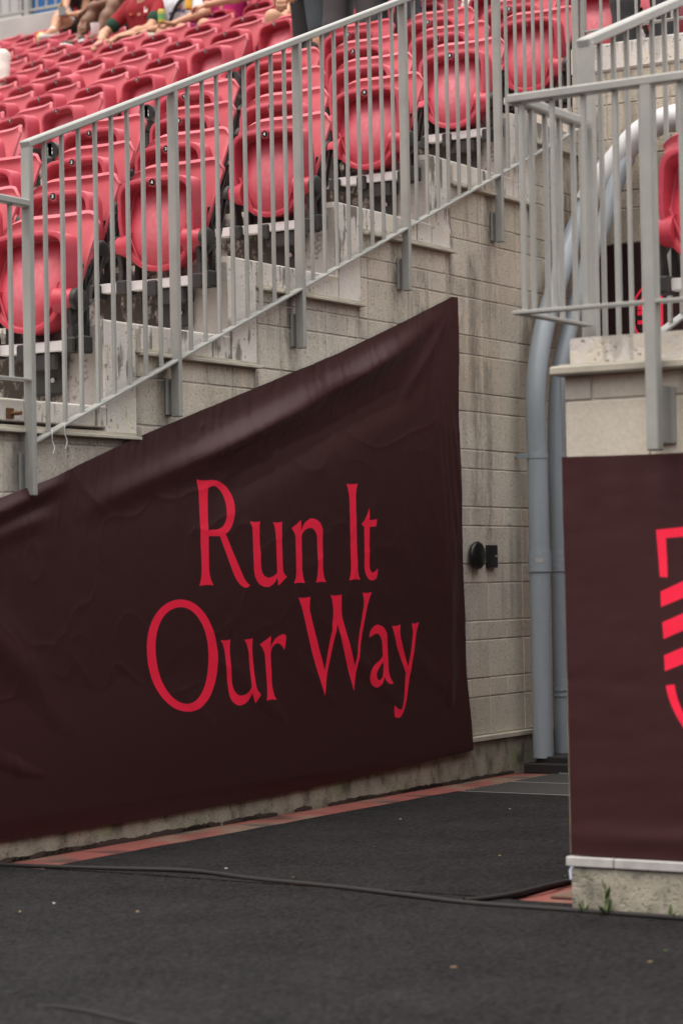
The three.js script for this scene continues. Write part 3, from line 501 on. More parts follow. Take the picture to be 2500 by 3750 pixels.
// ------------------------------------------------------------------ cables, litter, weeds
{
  const cz = [[-5.5, -6.9], [-1, -6.9], [.05, -6.925], [.5, -6.995], [.9, -7.06], [1.2, -6.99], [1.58, -6.93], [1.95, -6.83], [2.21, -6.772], [2.6, -6.765], [3.0, -6.74], [4, -6.7], [7, -6.6]];
  solo('rubber_cable', tube(cz.map(([x, z], i) => [x, .0175 + .0015 * Math.sin(i * 2), z]), .0085, 260, 10), std({ color: new THREE.Color(.011, .009, .009), roughness: .75 }), 'black cable laid right across the floor from the left wall to the right wall', 'cable');
  solo('rubber_cable', tube([[2.2, .022, -6.78], [2.26, .02, -6.95], [2.3, .026, -7.2], [2.29, .02, -7.35], [2.34, .02, -7.6], [2.4, .02, -8.2], [2.42, .02, -9.5]], .0085, 90, 10), std({ color: new THREE.Color(.011, .009, .009), roughness: .75 }), 'short black cable branching off into the passage beside the red floor strip', 'cable');
  solo('rubber_cable', tube([[2.08, .006, -4.715], [2.135, .013, -4.706], [2.24, .014, -4.694], [2.38, .014, -4.65], [2.7, .014, -4.56], [3.5, .014, -4.5]], .0065, 80, 8), std({ color: new THREE.Color(.008, .007, .007), roughness: .85 }), 'thin black cable at the bottom left corner of the floor', 'cable');
  // loose board behind the corner
  solo('wood_board', box(2.37, .002, -7.24, 2.58, .014, -7.07, .003), std({ map: blotch([.16, .09, .07], .3, 12, 79), roughness: .9 }), 'weathered brown board end lying behind the right wall corner', 'board');
  solo('paper_scrap', extrude([[0, 0], [.02, .01], [.024, .05], [.006, .055], [-.006, .03]], .012).rotateX(-.2), std({ color: new THREE.Color(.45, .5, .62), roughness: .8 }), 'crumpled pale blue paper tucked under the right wall base trim', 'paper').position.set(2.56, .10, -6.85);
}
{
  const geos = [];
  const scrap = (n, r) => { const P = []; for (let i = 0; i < n; i++) { const a = i / n * Math.PI * 2; P.push([Math.cos(a) * r * R(.5, 1.2), Math.sin(a) * r * R(.25, .6)]); } return extrude(P, .003).rotateX(-Math.PI / 2 + R(-.25, .25)).rotateY(R(0, 6)); };
  const cols = { pale: [.6, .58, .52], tan: [.33, .22, .11], green: [.07, .13, .03] };
  for (const k in cols) { const L = []; for (let i = 0; i < { pale: 16, tan: 30, green: 14 }[k]; i++) { const x = R(.3, 5), z = i % 2 ? R(-10, -6.9) : R(-6.9, -3.8); if (x > 2.25 && z < -6.75) continue; L.push(scrap(6, R(.004, .010)).translate(x, .0155, z)); }
    const m = part(numbered('litter'), L, std({ color: new THREE.Color(...cols[k]), roughness: .8 }), scene); m.userData = { kind: 'stuff', label: { pale: 'tiny pale scraps scattered over the black floor', tan: 'tiny tan leaf bits scattered over the black floor', green: 'tiny green leaf bits scattered over the black floor' }[k], category: 'litter' }; }
}
for (const [z, dy, l, i] of [[-7.39, .004, .06, 0], [-7.31, 0, .05, 1]]) { const y = botY(z) + .012; solo('cable_tie', tube([[.075, y + .02, z], [.078, y - .01, z + .004], [.076, y - .03, z], [.082, y - .03 - l * .5, z - .006], [.08, y - .03 - l, z + .004]], .0018, 20, 6), M.white, i ? 'short white plastic tie at the lowest picket of the sloping railing' : 'long white plastic tie dangling from the bottom rail near its lower end', 'cable tie'); }
{ const t = thing('rusty_anchor', 'small rusty anchor bolt on the white terrace edge at the left', 'bolt', [.004, 1.762, -7.13]); const rm = std({ map: blotch([.13, .06, .025], .5, 12, 80, 128), roughness: .95 }); part('plate', box(0, -.02, -.025, .008, .022, .02, .003), rm, t); part('shank', cyl(.008, .008, .05, 10).rotateZ(Math.PI / 2).translate(.03, 0, -.01), rm, t); }
function weed(x, z, h, n, label, spread) {
  const t = thing('weed', label, 'weed', [x, .0, z], R(0, 6)); const L = [], leaf = (len, w) => { const g = new THREE.PlaneGeometry(w, len, 2, 5).translate(0, len / 2, 0), p = g.attributes.position; for (let i = 0; i < p.count; i++) { const v = p.getY(i) / len; p.setX(i, p.getX(i) * Math.sin(Math.PI * (.08 + .9 * v)) ); p.setZ(i, -.35 * len * v * v + .15 * Math.abs(p.getX(i))); } g.computeVertexNormals(); return g; };
  const gm = std({ color: new THREE.Color(.09, .12, .045), roughness: .7 });
  part('stem', tube([[0, 0, 0], [.006, h * .5, .003], [.004, h, -.003]], .0028, 12, 6), gm, t);
  for (let i = 0; i < n; i++) { const f = i / n, g = leaf(spread * R(.7, 1.15), spread * .3).rotateX(R(.5, 1.25)).rotateY(i * 2.4 + R(-.4, .4)); g.translate(.004, h * (.1 + .9 * f), 0); part('leaf', g, gm, t); }
}
weed(2.715, -6.765, .105, 6, 'tall thin weed at the foot of the right wall plinth', .05);
weed(2.64, -6.768, .02, 11, 'low bushy weed at the corner of the right wall plinth', .038);
weed(2.735, -6.752, .02, 9, 'low spreading weed below the tall thin weed', .045);
weed(2.955, -6.75, .03, 6, 'small weed at the right edge of the right wall plinth', .04);

// ------------------------------------------------------------------ seats
function closedCurve(half, n) { const L = [...half.map(([x, y]) => [x, y]), ...half.slice(1, -1).reverse().map(([x, y]) => [-x, y])]; const c = new THREE.CatmullRomCurve3(L.map(p => new THREE.Vector3(p[0], p[1], 0)), true, 'centripetal'); return c.getSpacedPoints(n).slice(0, n).map(p => [p.x, p.y]); }
function panGeo() {
  const N = 72, out = closedCurve([[0, .738], [.09, .736], [.155, .729], [.188, .712], [.203, .68], [.208, .62], [.211, .55], [.205, .48], [.185, .42], [.15, .37], [.10, .333], [.05, .316], [0, .312]], N), cy = .53, rings = [];
  const T = y => sst(.36, .72, y), S = (s, f) => out.map(([x, y]) => [x * s, cy + (y - cy) * s, f(cy + (y - cy) * s)]);
  rings.push(S(.55, () => -.105)); rings.push(S(.9, () => -.112)); rings.push(S(.985, () => -.106)); rings.push(S(1, () => -.10)); rings.push(S(1, () => -.006)); rings.push(S(.99, () => 0)); rings.push(S(.915, () => .001)); rings.push(S(.895, y => -.003));
  rings.push(S(.875, y => -.008 - .075 * T(y))); rings.push(S(.84, y => -.006 - .092 * T(y)));
  for (const s of [.76, .66, .55, .44, .33, .22, .12]) rings.push(S(s, y => -.004 - .088 * T(y) + .040 * (1 - s * s / .7)));
  const P = [], I = [], U = [];
  rings.forEach(r => r.forEach(p => { P.push(...p); U.push(p[0] + p[2], p[1]); }));
  for (let j = 0; j + 1 < rings.length; j++) for (let i = 0; i < N; i++) { const a = j * N + i, b = j * N + (i + 1) % N; I.push(a, b, b + N, a, b + N, a + N); }
  let c = P.length / 3; P.push(0, cy, -.004 - .088 * T(cy) + .041); U.push(0, cy); let l = (rings.length - 1) * N; for (let i = 0; i < N; i++) I.push(l + i, l + (i + 1) % N, c);
  c++; P.push(0, cy, -.10); U.push(0, cy); for (let i = 0; i < N; i++) I.push((i + 1) % N, i, c);
  // outline runs clockwise seen from the front: flip
  for (let i = 0; i < I.length; i += 3) { const q = I[i + 1]; I[i + 1] = I[i + 2]; I[i + 2] = q; }
  let g = new THREE.BufferGeometry(); g.setAttribute('position', new THREE.Float32BufferAttribute(P, 3)); g.setAttribute('uv', new THREE.Float32BufferAttribute(U, 2)); g.setIndex(I); g.computeVertexNormals();
  const ears = [];
  for (const s of [-1, 1]) { const e = cyl(.044, .062, .085, 18).rotateZ(-s * Math.PI / 2).translate(s * .192, .44, -.03); ears.push(e); }
  const tab = cyl(.020, .020, .012, 18).rotateX(Math.PI / 2).translate(0, .712, -.002);
  const rib = [-1, 1].map(s => bar([s * .168, .52, -.004], [s * .092, .335, .006], .006, .01, .002));
  const all = mergeGeometries([g, ...ears, tab, ...rib].map(clean)), p = all.attributes.position, uv = all.attributes.uv, C = [];
  for (let i = 0; i < p.count; i++) { const x = p.getX(i), y = p.getY(i), z = p.getZ(i); uv.setXY(i, x / .6 + .5, (y - .53) / .6 + .5); const litRim = z > -.012 && (Math.abs(x) > .16 || y > .69) && y > .45 ? 1 : 0; C.push(1, 1 + .25 * litRim, 1 + .2 * litRim); }  // rims tinted paler: sky light on the rolled edge put into vertex colour
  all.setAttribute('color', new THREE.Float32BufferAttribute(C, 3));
  return all.translate(0, -.44, .03).rotateX(.03).translate(0, .44, .112);
}
function backGeo() {
  const NU = 36, NV = 26, pos = (u, v, off) => { const w = .182 + .078 * Math.pow(v, .8) - (v > .93 ? .02 * Math.pow((v - .93) / .07, 2) : 0); let x = u * w; const y = .40 + .45 * v - .006 * u * u * v - .055 * Math.pow(Math.abs(u), 7) * v * v * v; const lip = .016 * sst(.915, .945, v) * (1 - .75 * sst(.965, 1, v)); const edge = .006 * sst(.87, .91, Math.abs(u)) * (1 - .7 * sst(.95, 1, Math.abs(u))) * sst(.15, .5, v);
    const z = .03 - .155 * v + (.04 + .05 * v) * u * u - .016 * Math.sin(Math.PI * v) * (1 - u * u) + lip * (off ? .3 : 1) + edge * (off ? .2 : 1); return [x, y, z - (off ? .014 : 0)]; };
  const P = [], I = [], U = []; const at = (i, j) => j * (NU + 1) + i, B = (NU + 1) * (NV + 1);
  for (const off of [0, 1]) for (let j = 0; j <= NV; j++) for (let i = 0; i <= NU; i++) { const q = pos(i / NU * 2 - 1, j / NV, off); P.push(...q); U.push(q[0], q[1]); }
  for (let j = 0; j < NV; j++) for (let i = 0; i < NU; i++) { const a = at(i, j), b = at(i + 1, j), c = at(i + 1, j + 1), d = at(i, j + 1); I.push(a, b, c, a, c, d); I.push(B + a, B + c, B + b, B + a, B + d, B + c); }
  for (let i = 0; i < NU; i++) { let a = at(i, NV), b = at(i + 1, NV); I.push(a, b, B + b, a, B + b, B + a); a = at(i, 0); b = at(i + 1, 0); I.push(b, a, B + a, b, B + a, B + b); }
  for (let j = 0; j < NV; j++) { let a = at(0, j), b = at(0, j + 1); I.push(a, b, B + b, a, B + b, B + a); a = at(NU, j); b = at(NU, j + 1); I.push(b, a, B + a, b, B + a, B + b); }
  let g = new THREE.BufferGeometry(); g.setAttribute('position', new THREE.Float32BufferAttribute(P, 3)); g.setAttribute('uv', new THREE.Float32BufferAttribute(U, 2)); g.setIndex(I); g = clean(toCreasedNormals(g, .9)); { const uv = g.attributes.uv, C = []; for (let i = 0; i < uv.count; i++) { const v = (uv.getY(i) - .40) / .45, w = .182 + .078 * Math.pow(Math.max(0, v), .8), u = Math.abs(uv.getX(i)) / w, litRim = Math.max(sst(.905, .93, v + .012 * u * u), sst(.88, .92, u) * sst(.3, .6, v)); C.push(1, 1 + .22 * litRim, 1 + .18 * litRim); } g.setAttribute('color', new THREE.Float32BufferAttribute(C, 3)); } return g;  // paler top and side edges paint in sky light on the rolled lip
}
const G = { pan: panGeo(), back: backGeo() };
G.hub = s => mergeGeometries([clean(new THREE.LatheGeometry([[0, 0], [.046, 0], [.05, .004], [.05, .022], [.044, .03], [.03, .033], [0, .034]].map(q => new THREE.Vector2(...q)), 24).rotateZ(-s * Math.PI / 2).translate(s * .234, .44, .112))]);
G.leg = s => { const sh = [[.15, .44], [.14, .40], [.13, .33], [.135, .245], [.055, .245], [.06, .30], [.08, .37], [.02, .47], [-.055, .64], [-.085, .64], [-.03, .46], [.02, .42], [.10, .475]];
  const a = extrude(sh, .026, .004, 1); a.applyMatrix4(new THREE.Matrix4().makeBasis(new THREE.Vector3(0, 0, 1), new THREE.Vector3(0, 1, 0), new THREE.Vector3(-1, 0, 0))).translate(s * .218 + .013, 0, 0);
  const foot = box(s * .21 - .032, .222, .05, s * .21 + .032, .285, .140, .008), post = box(s * .205 - .014, .26, -.005, s * .205 + .014, .60, .02, .004); return mergeGeometries([a, foot, post].map(clean)); };
const hubL = G.hub(-1), hubR = G.hub(1), legL = G.leg(-1), legR = G.leg(1), badgeGeo = cyl(.0155, .0155, .006, 18).rotateX(Math.PI / 2).rotateZ(Math.PI / 2).translate(0, .7125, .1555);
const digit = n => std({ map: canvasTex(64, 64, (g, w, h) => { g.fillStyle = 'rgb(18,17,18)'; g.fillRect(0, 0, w, h); g.fillStyle = 'rgb(240,240,240)'; g.font = 'bold 44px sans-serif'; g.textAlign = 'center'; if (n) g.fillText(n, 32, 47); else { g.beginPath(); g.arc(36, 28, 9, 0, 7); g.fill(); } }), roughness: .25 });  // blank badges carry a white dot painted as a glint
const digits = { 1: digit('1'), 2: digit('2'), 3: digit('3'), 4: digit('4'), 0: digit('') };
function makeSeat() {
  const t = thing('stadium_seat', '', 'seat');
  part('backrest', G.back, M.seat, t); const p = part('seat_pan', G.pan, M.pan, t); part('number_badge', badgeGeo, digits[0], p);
  part('hub', hubL, M.black, t); part('hub', hubR, M.black, t); part('leg', legL, M.black, t); part('leg', legR, M.black, t); return t;
}
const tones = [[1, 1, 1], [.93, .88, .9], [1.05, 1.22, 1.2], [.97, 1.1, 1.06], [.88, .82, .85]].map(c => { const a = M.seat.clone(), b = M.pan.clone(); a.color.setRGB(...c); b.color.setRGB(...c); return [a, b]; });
let proto = null;
function seat(x, y, z, turn, label, group, d = 0, sx = 1, tilt = 0, open = 0) {
  let s; if (!proto) { s = proto = makeSeat(); s.userData.label = label; s.userData.group = group; } else { s = proto.clone(); s.name = numbered('stadium_seat'); s.userData = { label, category: 'seat', group }; scene.add(s); }
  s.position.set(x, y, z); s.rotation.y = turn; s.scale.x = sx;
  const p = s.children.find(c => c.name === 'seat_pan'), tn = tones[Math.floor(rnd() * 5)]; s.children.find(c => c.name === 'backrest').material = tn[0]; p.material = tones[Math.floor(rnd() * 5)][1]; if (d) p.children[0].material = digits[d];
  if (tilt) { p.position.set(0, .44, .112); p.rotation.x = tilt; p.position.y += -.44 * Math.cos(tilt) + .112 * Math.sin(tilt); p.position.z += -.44 * Math.sin(tilt) - .112 * Math.cos(tilt); }
  return s;
}
const ORD = ['first', 'second', 'third', 'fourth', 'fifth', 'sixth', 'seventh', 'eighth', 'ninth', 'tenth', 'eleventh', 'twelfth', 'thirteenth', 'fourteenth', 'fifteenth', 'sixteenth', 'seventeenth'];
const inFrame = (p, m = .12) => { const v = new THREE.Vector3(...p).project(camera); return v.x > -1 - m && v.x < 1 + m && v.y > -1 - m && v.y < 1 + m; };
camera.updateMatrixWorld(); camera.updateProjectionMatrix();
for (let k = 0; k < 8; k++) for (let j = 0; j < 4; j++) {
  const x = -.288 - .585 * j, y = yk(k) - .005 * k - .008 * j, z = zk(k + 1) + .004 + .02 * j * j * .35; if (!inFrame([x, y + .6, z + .1])) continue;
  seat(x, y, z, R(-.015, .015), `red tip-up seat, ${['end one nearest', 'second from', 'third from', 'fourth from'][j]} the sloping railing in its ${ORD[k]} row up`, 'red seats beside the sloping railing', 4 - j, 1, R(-.04, .07));
}
function rowRail(x0, x1, y, z, label, brackets, endcap) {
  const t = thing('seat_beam', label, 'beam', [x0, y, z]), L = x1 - x0;
  part('beam', box(0, .232, .06, L, .276, .115, .004), M.alu, t);
  if (endcap) part('end_cap', box(L - .006, .218, .048, L + .03, .290, .125, .006), M.black, t);
  for (const b of brackets) part('bracket', [box(b - x0 - .08, .06, .004, b - x0 + .08, .225, .03, .01), box(b - x0 - .1, .20, .03, b - x0 - .04, .27, .125, .008), box(b - x0 - .08, .16, .02, b - x0 + .1, .232, .10, .01)], M.black, t);
  for (const b of brackets) part('bolt', cyl(.011, .011, .012, 8).rotateX(Math.PI / 2).translate(b - x0 + .03, .12, .036), M.steel, t);
}
for (let k = 0; k < 8; k++) rowRail(-2.45, -.045, yk(k), zk(k + 1), `pale aluminium beam carrying the ${ORD[k]} row of seats beside the sloping railing`, [-.27, -1.4, -2.4], true);
for (let k = 0; k < 8; k++) { // row-end standards at the aisle
  const t = thing('row_end_standard', `black row-end standard at the aisle end of the ${ORD[k]} seat row`, 'seat end', [-2.41, yk(k), zk(k + 1)], 0, 'row-end standards along the aisle');
  part('plate', [box(-.018, .2, .05, .018, .52, .12, .008), box(-.03, .52, .02, .03, .60, .15, .02)], M.black, t);
  const d = part('letter_disc', cyl(.055, .055, .03, 24).rotateX(Math.PI / 2).rotateZ(Math.PI / 2).translate(.0, .63, .1), k !== 3 && k !== 4 ? M.black : std({ map: canvasTex(64, 64, (g, w, h) => { g.fillStyle = 'rgb(16,15,16)'; g.fillRect(0, 0, w, h); g.fillStyle = 'rgb(240,240,240)'; g.font = 'bold 40px sans-serif'; g.textAlign = 'center'; g.fillText('B', 32, 46); }), roughness: .4 }), t);
  part('neck', box(-.02, .58, .085, .02, .68, .115, .006), M.black, t);
}
// right block and above the passage
for (let k = 0; k < 2; k++) for (let j = 0; j < 3; j++) { const x = 2.79 + .59 * j, y = yk(k) + .035, z = zk(k + 1) + .004; if (inFrame([x - .2, y + .6, z + .1])) seat(x, y, z, 0, `red tip-up seat at the right edge of the photo, ${ORD[k]} row behind the blurred railing`, 'red seats on the right', 1); }
rowRail(2.60, 5, yk(0) + .035, zk(1), 'white aluminium beam under the seat at the right edge', [3.2, 4.3], false);
for (let j = 0; j < 4; j++) { const x = -.30 + .59 * (j + 1) + .02, y = yk(6), z = zk(7) + .004; if (inFrame([x, y + .5, z + .1], .2)) seat(x, y, z, 0, `red tip-up seat above the passage, ${ORD[j]} from the left behind the back railing`, 'red seats above the passage', 0, 1, j ? 1.2 : 0); }
rowRail(.05, 3, yk(6), zk(7), 'pale aluminium beam above the passage behind the back railing', [.55, 1.2], false);

// far block beyond the aisle, its rows turned a little
const FA = -.117, far = (r, s) => [-3.983 - s * .49 * Math.cos(FA) - r * .7704 * Math.sin(FA) * 1, 4.3259 - .72 + r * .3346, -12.5764 + s * .49 * Math.sin(FA) - r * .7704 * Math.cos(FA)];
const FROT = -FA * -1; // seat turn
const sit = {}; const farSeatPos = (r, s) => { const p = far(r, s); return [p[0] + Math.sin(FA) * .15, p[1], p[2] - Math.cos(FA) * .15]; };
for (let r = -2; r < 13; r++) for (let s = 0; s < 17; s++) {
  const [x, y, z] = farSeatPos(r, s); if (!inFrame([x, y + .6, z], .06)) continue;
  if (r > 7 && s > 8) continue;
  seat(x, y, z, FA - .2, `red tip-up seat of the upper left block, ${ORD[r + 2]} row up and ${ORD[s]} from the aisle`, 'red seats of the upper left block', 0, 1.0, r === 2 && s === 3 ? .35 : R(-.04, .09));
}
{
  const t = thing('concrete_terrace', 'concrete terrace under the upper left block of seats', 'terrace');
  for (let r = -2; r < 14; r++) { const a = farSeatPos(r, 0), L = r > 6 ? 4.6 : 10.5; const g = box(-L, -.5, -.9, .35, 0, .7704 - .002, .01).rotateY(FA).translate(a[0], a[1], a[2]); boxUV(g); part('step', g, M.paint, t); }
  for (let r = -2; r < 13; r++) { const a = farSeatPos(r, 0); const g = box(r > 6 ? -4.5 : -10.5, .232, .06, .3, .276, .11, .004).rotateY(FA).translate(a[0], a[1], a[2]); part('beam', g, M.alu, t); }
}
// ------------------------------------------------------------------ people
// bones are tapered capsules joined with a smooth minimum and meshed with marching cubes
function sdfGeo(bones, cell, k = .025) {
  const V = THREE.Vector3, bb = new THREE.Box3(); for (const [a, b, ra, rb] of bones) for (const [p, r] of [[a, ra], [b, rb]]) bb.expandByPoint(new V(p[0] - r, p[1] - r, p[2] - r)).expandByPoint(new V(p[0] + r, p[1] + r, p[2] + r));
  const c = bb.getCenter(new V()), s = bb.getSize(new V()), half = Math.max(s.x, s.y, s.z) / 2 + cell * 4, N = Math.min(110, Math.ceil(2 * half / cell)), D = 2 * half / N;
  const mc = new MarchingCubes(N, new THREE.MeshBasicMaterial(), false, false, 90000), F = mc.field; F.fill(-1e3);
  for (const [a, b, ra, rb] of bones) {
    const R2 = Math.max(ra, rb) + k + 2 * D, lo = [], hi = []; for (let q = 0; q < 3; q++) { const o = [c.x, c.y, c.z][q] - half; lo.push(Math.max(0, Math.floor((Math.min(a[q], b[q]) - R2 - o) / D))); hi.push(Math.min(N - 1, Math.ceil((Math.max(a[q], b[q]) + R2 - o) / D))); }
    const dx = b[0] - a[0], dy = b[1] - a[1], dz = b[2] - a[2], L = dx * dx + dy * dy + dz * dz || 1e-9;
    for (let z = lo[2]; z <= hi[2]; z++) for (let y = lo[1]; y <= hi[1]; y++) for (let x = lo[0]; x <= hi[0]; x++) {
      const px = c.x - half + x * D - a[0], py = c.y - half + y * D - a[1], pz = c.z - half + z * D - a[2]; const t = Math.min(1, Math.max(0, (px * dx + py * dy + pz * dz) / L));
      const d = Math.hypot(px - dx * t, py - dy * t, pz - dz * t) - ra - (rb - ra) * t, i = x + y * N + z * N * N, f = -F[i];
      if (f > 500) F[i] = -d; else { const h = Math.max(0, k - Math.abs(f - d)) / k; F[i] = -(Math.min(f, d) - h * h * k / 4); }
    }
  }
  mc.isolation = 0; mc.update(); const n = mc.count, P = new Float32Array(n * 3); for (let i = 0; i < n; i++) { P[3 * i] = c.x + mc.positionArray[3 * i] * half; P[3 * i + 1] = c.y + mc.positionArray[3 * i + 1] * half; P[3 * i + 2] = c.z + mc.positionArray[3 * i + 2] * half; }
  let g = new THREE.BufferGeometry(); g.setAttribute('position', new THREE.BufferAttribute(P, 3)); g = mergeVertices(g, 1e-5); g.computeVertexNormals();
  const p = g.attributes.position, U = new Float32Array(p.count * 2); for (let i = 0; i < p.count; i++) { U[2 * i] = p.getX(i); U[2 * i + 1] = p.getY(i); } g.setAttribute('uv', new THREE.BufferAttribute(U, 2)); return g;
}
const lerp3 = (a, b, t) => a.map((v, i) => v + (b[i] - v) * t);
function handBones(w, dir, up, curl, s) { // wrist, pointing direction, back-of-hand normal, curl of the fingers, side of the thumb
  const d = new THREE.Vector3(...dir).normalize(), n = new THREE.Vector3(...up); n.addScaledVector(d, -n.dot(d)).normalize(); const x = d.clone().cross(n).multiplyScalar(s), W = new THREE.Vector3(...w), B = [];
  const at = (a, b, c) => W.clone().addScaledVector(d, a).addScaledVector(x, b).addScaledVector(n, c).toArray();
  for (const b of [-.026, -.009, .009, .026]) B.push([at(.01, b * .7, 0), at(.085, b, 0), .014, .012]);
  [[.03, .058], [.010, .07], [-.010, .066], [-.029, .052]].forEach(([b, L]) => { let p = [.088, b, 0], ang = curl * .35; for (let i = 0; i < 3; i++) { const l = L * [.48, .3, .22][i], q = [p[0] + l * Math.cos(ang), p[1], p[2] - l * Math.sin(ang)]; B.push([at(...p), at(...q), .0095 - i * .001, .0088 - i * .001]); p = q; ang += curl * .7; } });
  B.push([at(.02, .024, -.004), at(.055, .05, -.014), .013, .0105], [at(.055, .05, -.014), at(.085, .052, -.022 - .02 * curl), .0105, .0085]); return B;
}
const skinMap = rep(blotch([.8, .8, .8], .14, 10, 61, 256), 2), weaveMap = rep(blotch([.8, .8, .8], .2, 10, 62, 256), 1.5), weaveBump = rep(grainBump, 3);
const tint = c => new THREE.Color(c[0] / .8, c[1] / .8, c[2] / .8);
const skinMat = c => std({ map: skinMap, color: tint(c), roughness: .55 });
const clothTex = c => std({ map: weaveMap, color: tint(c), roughness: .9, bumpMap: weaveBump, bumpScale: .004 });
const J0 = { pel: [0, .53, .02], waist: [0, .68, 0], chest: [0, .88, 0], neck: [0, 1.06, .02], head: [0, 1.2, .05], shL: [-.19, .99, 0], shR: [.19, .99, 0], elL: [-.24, .72, .08], elR: [.24, .72, .08], wrL: [-.14, .62, .3], wrR: [.14, .62, .3], hiL: [-.1, .51, .05], hiR: [.1, .51, .05], knL: [-.13, .53, .46], knR: [.13, .53, .46], anL: [-.13, .1, .44], anR: [.13, .1, .44], toL: [-.15, .045, .6], toR: [.15, .045, .6] };
function person(label, pos, turn, o) {
  const j = { ...J0, ...o.j }, t = thing('person', label, 'person', pos, turn), S = skinMat(o.skin), sk = [];
  sk.push([j.neck, lerp3(j.neck, j.head, .6), .055, .05], [j.head, [j.head[0], j.head[1] + .05, j.head[2] - .02], .078, .085], [[j.head[0], j.head[1] - .06, j.head[2] + .05], [j.head[0], j.head[1], j.head[2] + .05], .05, .06], [[j.head[0], j.head[1] - .015, j.head[2] + .11], [j.head[0], j.head[1] + .02, j.head[2] + .1], .014, .01]);
  for (const s of [-1, 1]) sk.push([[j.head[0] + s * .085, j.head[1] - .01, j.head[2]], [j.head[0] + s * .088, j.head[1] + .03, j.head[2]], .014, .018]);
  sk.push([j.pel, j.waist, .1, .1], [j.waist, j.chest, .1, .11], [j.chest, j.neck, .1, .06]);
  for (const q of ['L', 'R']) { sk.push([j['sh' + q], j['el' + q], .05, .042], [j['el' + q], lerp3(j['el' + q], j['wr' + q], .35), .042, .043], [lerp3(j['el' + q], j['wr' + q], .35), j['wr' + q], .043, .027], [j['hi' + q], j['kn' + q], .088, .058], [j['kn' + q], lerp3(j['kn' + q], j['an' + q], .35), .056, .06], [lerp3(j['kn' + q], j['an' + q], .35), j['an' + q], .06, .037], [j['an' + q], j['to' + q], .04, .03]); }
  const gs = [sdfGeo(sk, .018, .035)];
  for (const q of ['L', 'R']) { const h = o['hand' + q] ?? {}, e = j['el' + q], w = j['wr' + q]; gs.push(sdfGeo(handBones(w, h.dir ?? w.map((v, i) => v - e[i]), h.up ?? [0, 1, .2], h.curl ?? .6, q === 'L' ? 1 : -1), .0042, .008)); }
  part('body', gs, S, t);
  if (o.shirt) { const sh = [], R0 = o.bulk ?? 1; for (const x of [-.085, 0, .085]) { sh.push([[j.pel[0] + x, j.pel[1] + .03, j.pel[2]], [j.waist[0] + x, j.waist[1], j.waist[2]], .105 * R0, .102 * R0], [[j.waist[0] + x, j.waist[1], j.waist[2]], [j.chest[0] + x * 1.25, j.chest[1] + .02, j.chest[2]], .102 * R0, .108 * R0]); }
    sh.push([j.shL, j.shR, .066, .066]);
    for (const q of ['L', 'R']) { const e = lerp3(j['sh' + q], j['el' + q], o.sleeve ?? .62); sh.push([j['sh' + q], e, .068, .066]); }
    const m = part('shirt', sdfGeo(sh, .014, .03), clothTex(o.shirt, 301), t);
    if (o.trim) for (const q of ['L', 'R']) { const a = lerp3(j['sh' + q], j['el' + q], (o.sleeve ?? .62) + .02), b = lerp3(j['sh' + q], j['el' + q], (o.sleeve ?? .62) + .07); part('cuff', sdfGeo([[a, b, .0675, .067]], .008, .01), clothTex(o.trim, 303), t, 'dark green sleeve cuff'); } }
  if (o.shorts) { const b = [[j.hiL, j.hiR, .115, .115], [j.pel, j.waist, .11, .1]]; for (const q of ['L', 'R']) { const L = o.leg ?? .72; b.push([j['hi' + q], lerp3(j['hi' + q], j['kn' + q], Math.min(1, L)), .1, .088]); if (L > 1) b.push([j['kn' + q], lerp3(j['kn' + q], j['an' + q], L - 1), .084, .07]); } part(o.leg > 1.3 ? 'trousers' : 'shorts', sdfGeo(b, .015, .03), clothTex(o.shorts, 305), t); }
  if (o.shoe) for (const q of ['L', 'R']) { const a = j['an' + q], b = j['to' + q]; const g = sdfGeo([[[a[0], a[1] - .03, a[2] - .03], [a[0], a[1] + .01, a[2]], .045, .042], [[a[0], a[1] - .045, a[2]], [b[0], b[1], b[2]], .042, .036]], .008, .02); part('shoe', g, clothTex(o.shoe, 307), t); }
  if (o.hair) { const h = j.head; part('hair', sdfGeo([[[h[0], h[1] + .045, h[2] - .035], [h[0], h[1] + .08, h[2] + .01], .09, .075]], .01, .03), clothTex(o.hair, 309), t); }
  return t;
}
const at = (r, s) => { const p = farSeatPos(r, s); return p; };
const W3 = (r, s, l) => { const p = at(r, s), c = Math.cos(FA), n = Math.sin(FA); return [p[0] + c * l[0] + n * l[2], p[1] + l[1], p[2] - n * l[0] + c * l[2]]; };
const SK = { fair: [.50, .27, .17], tan: [.40, .20, .11], brown: [.16, .075, .042] };
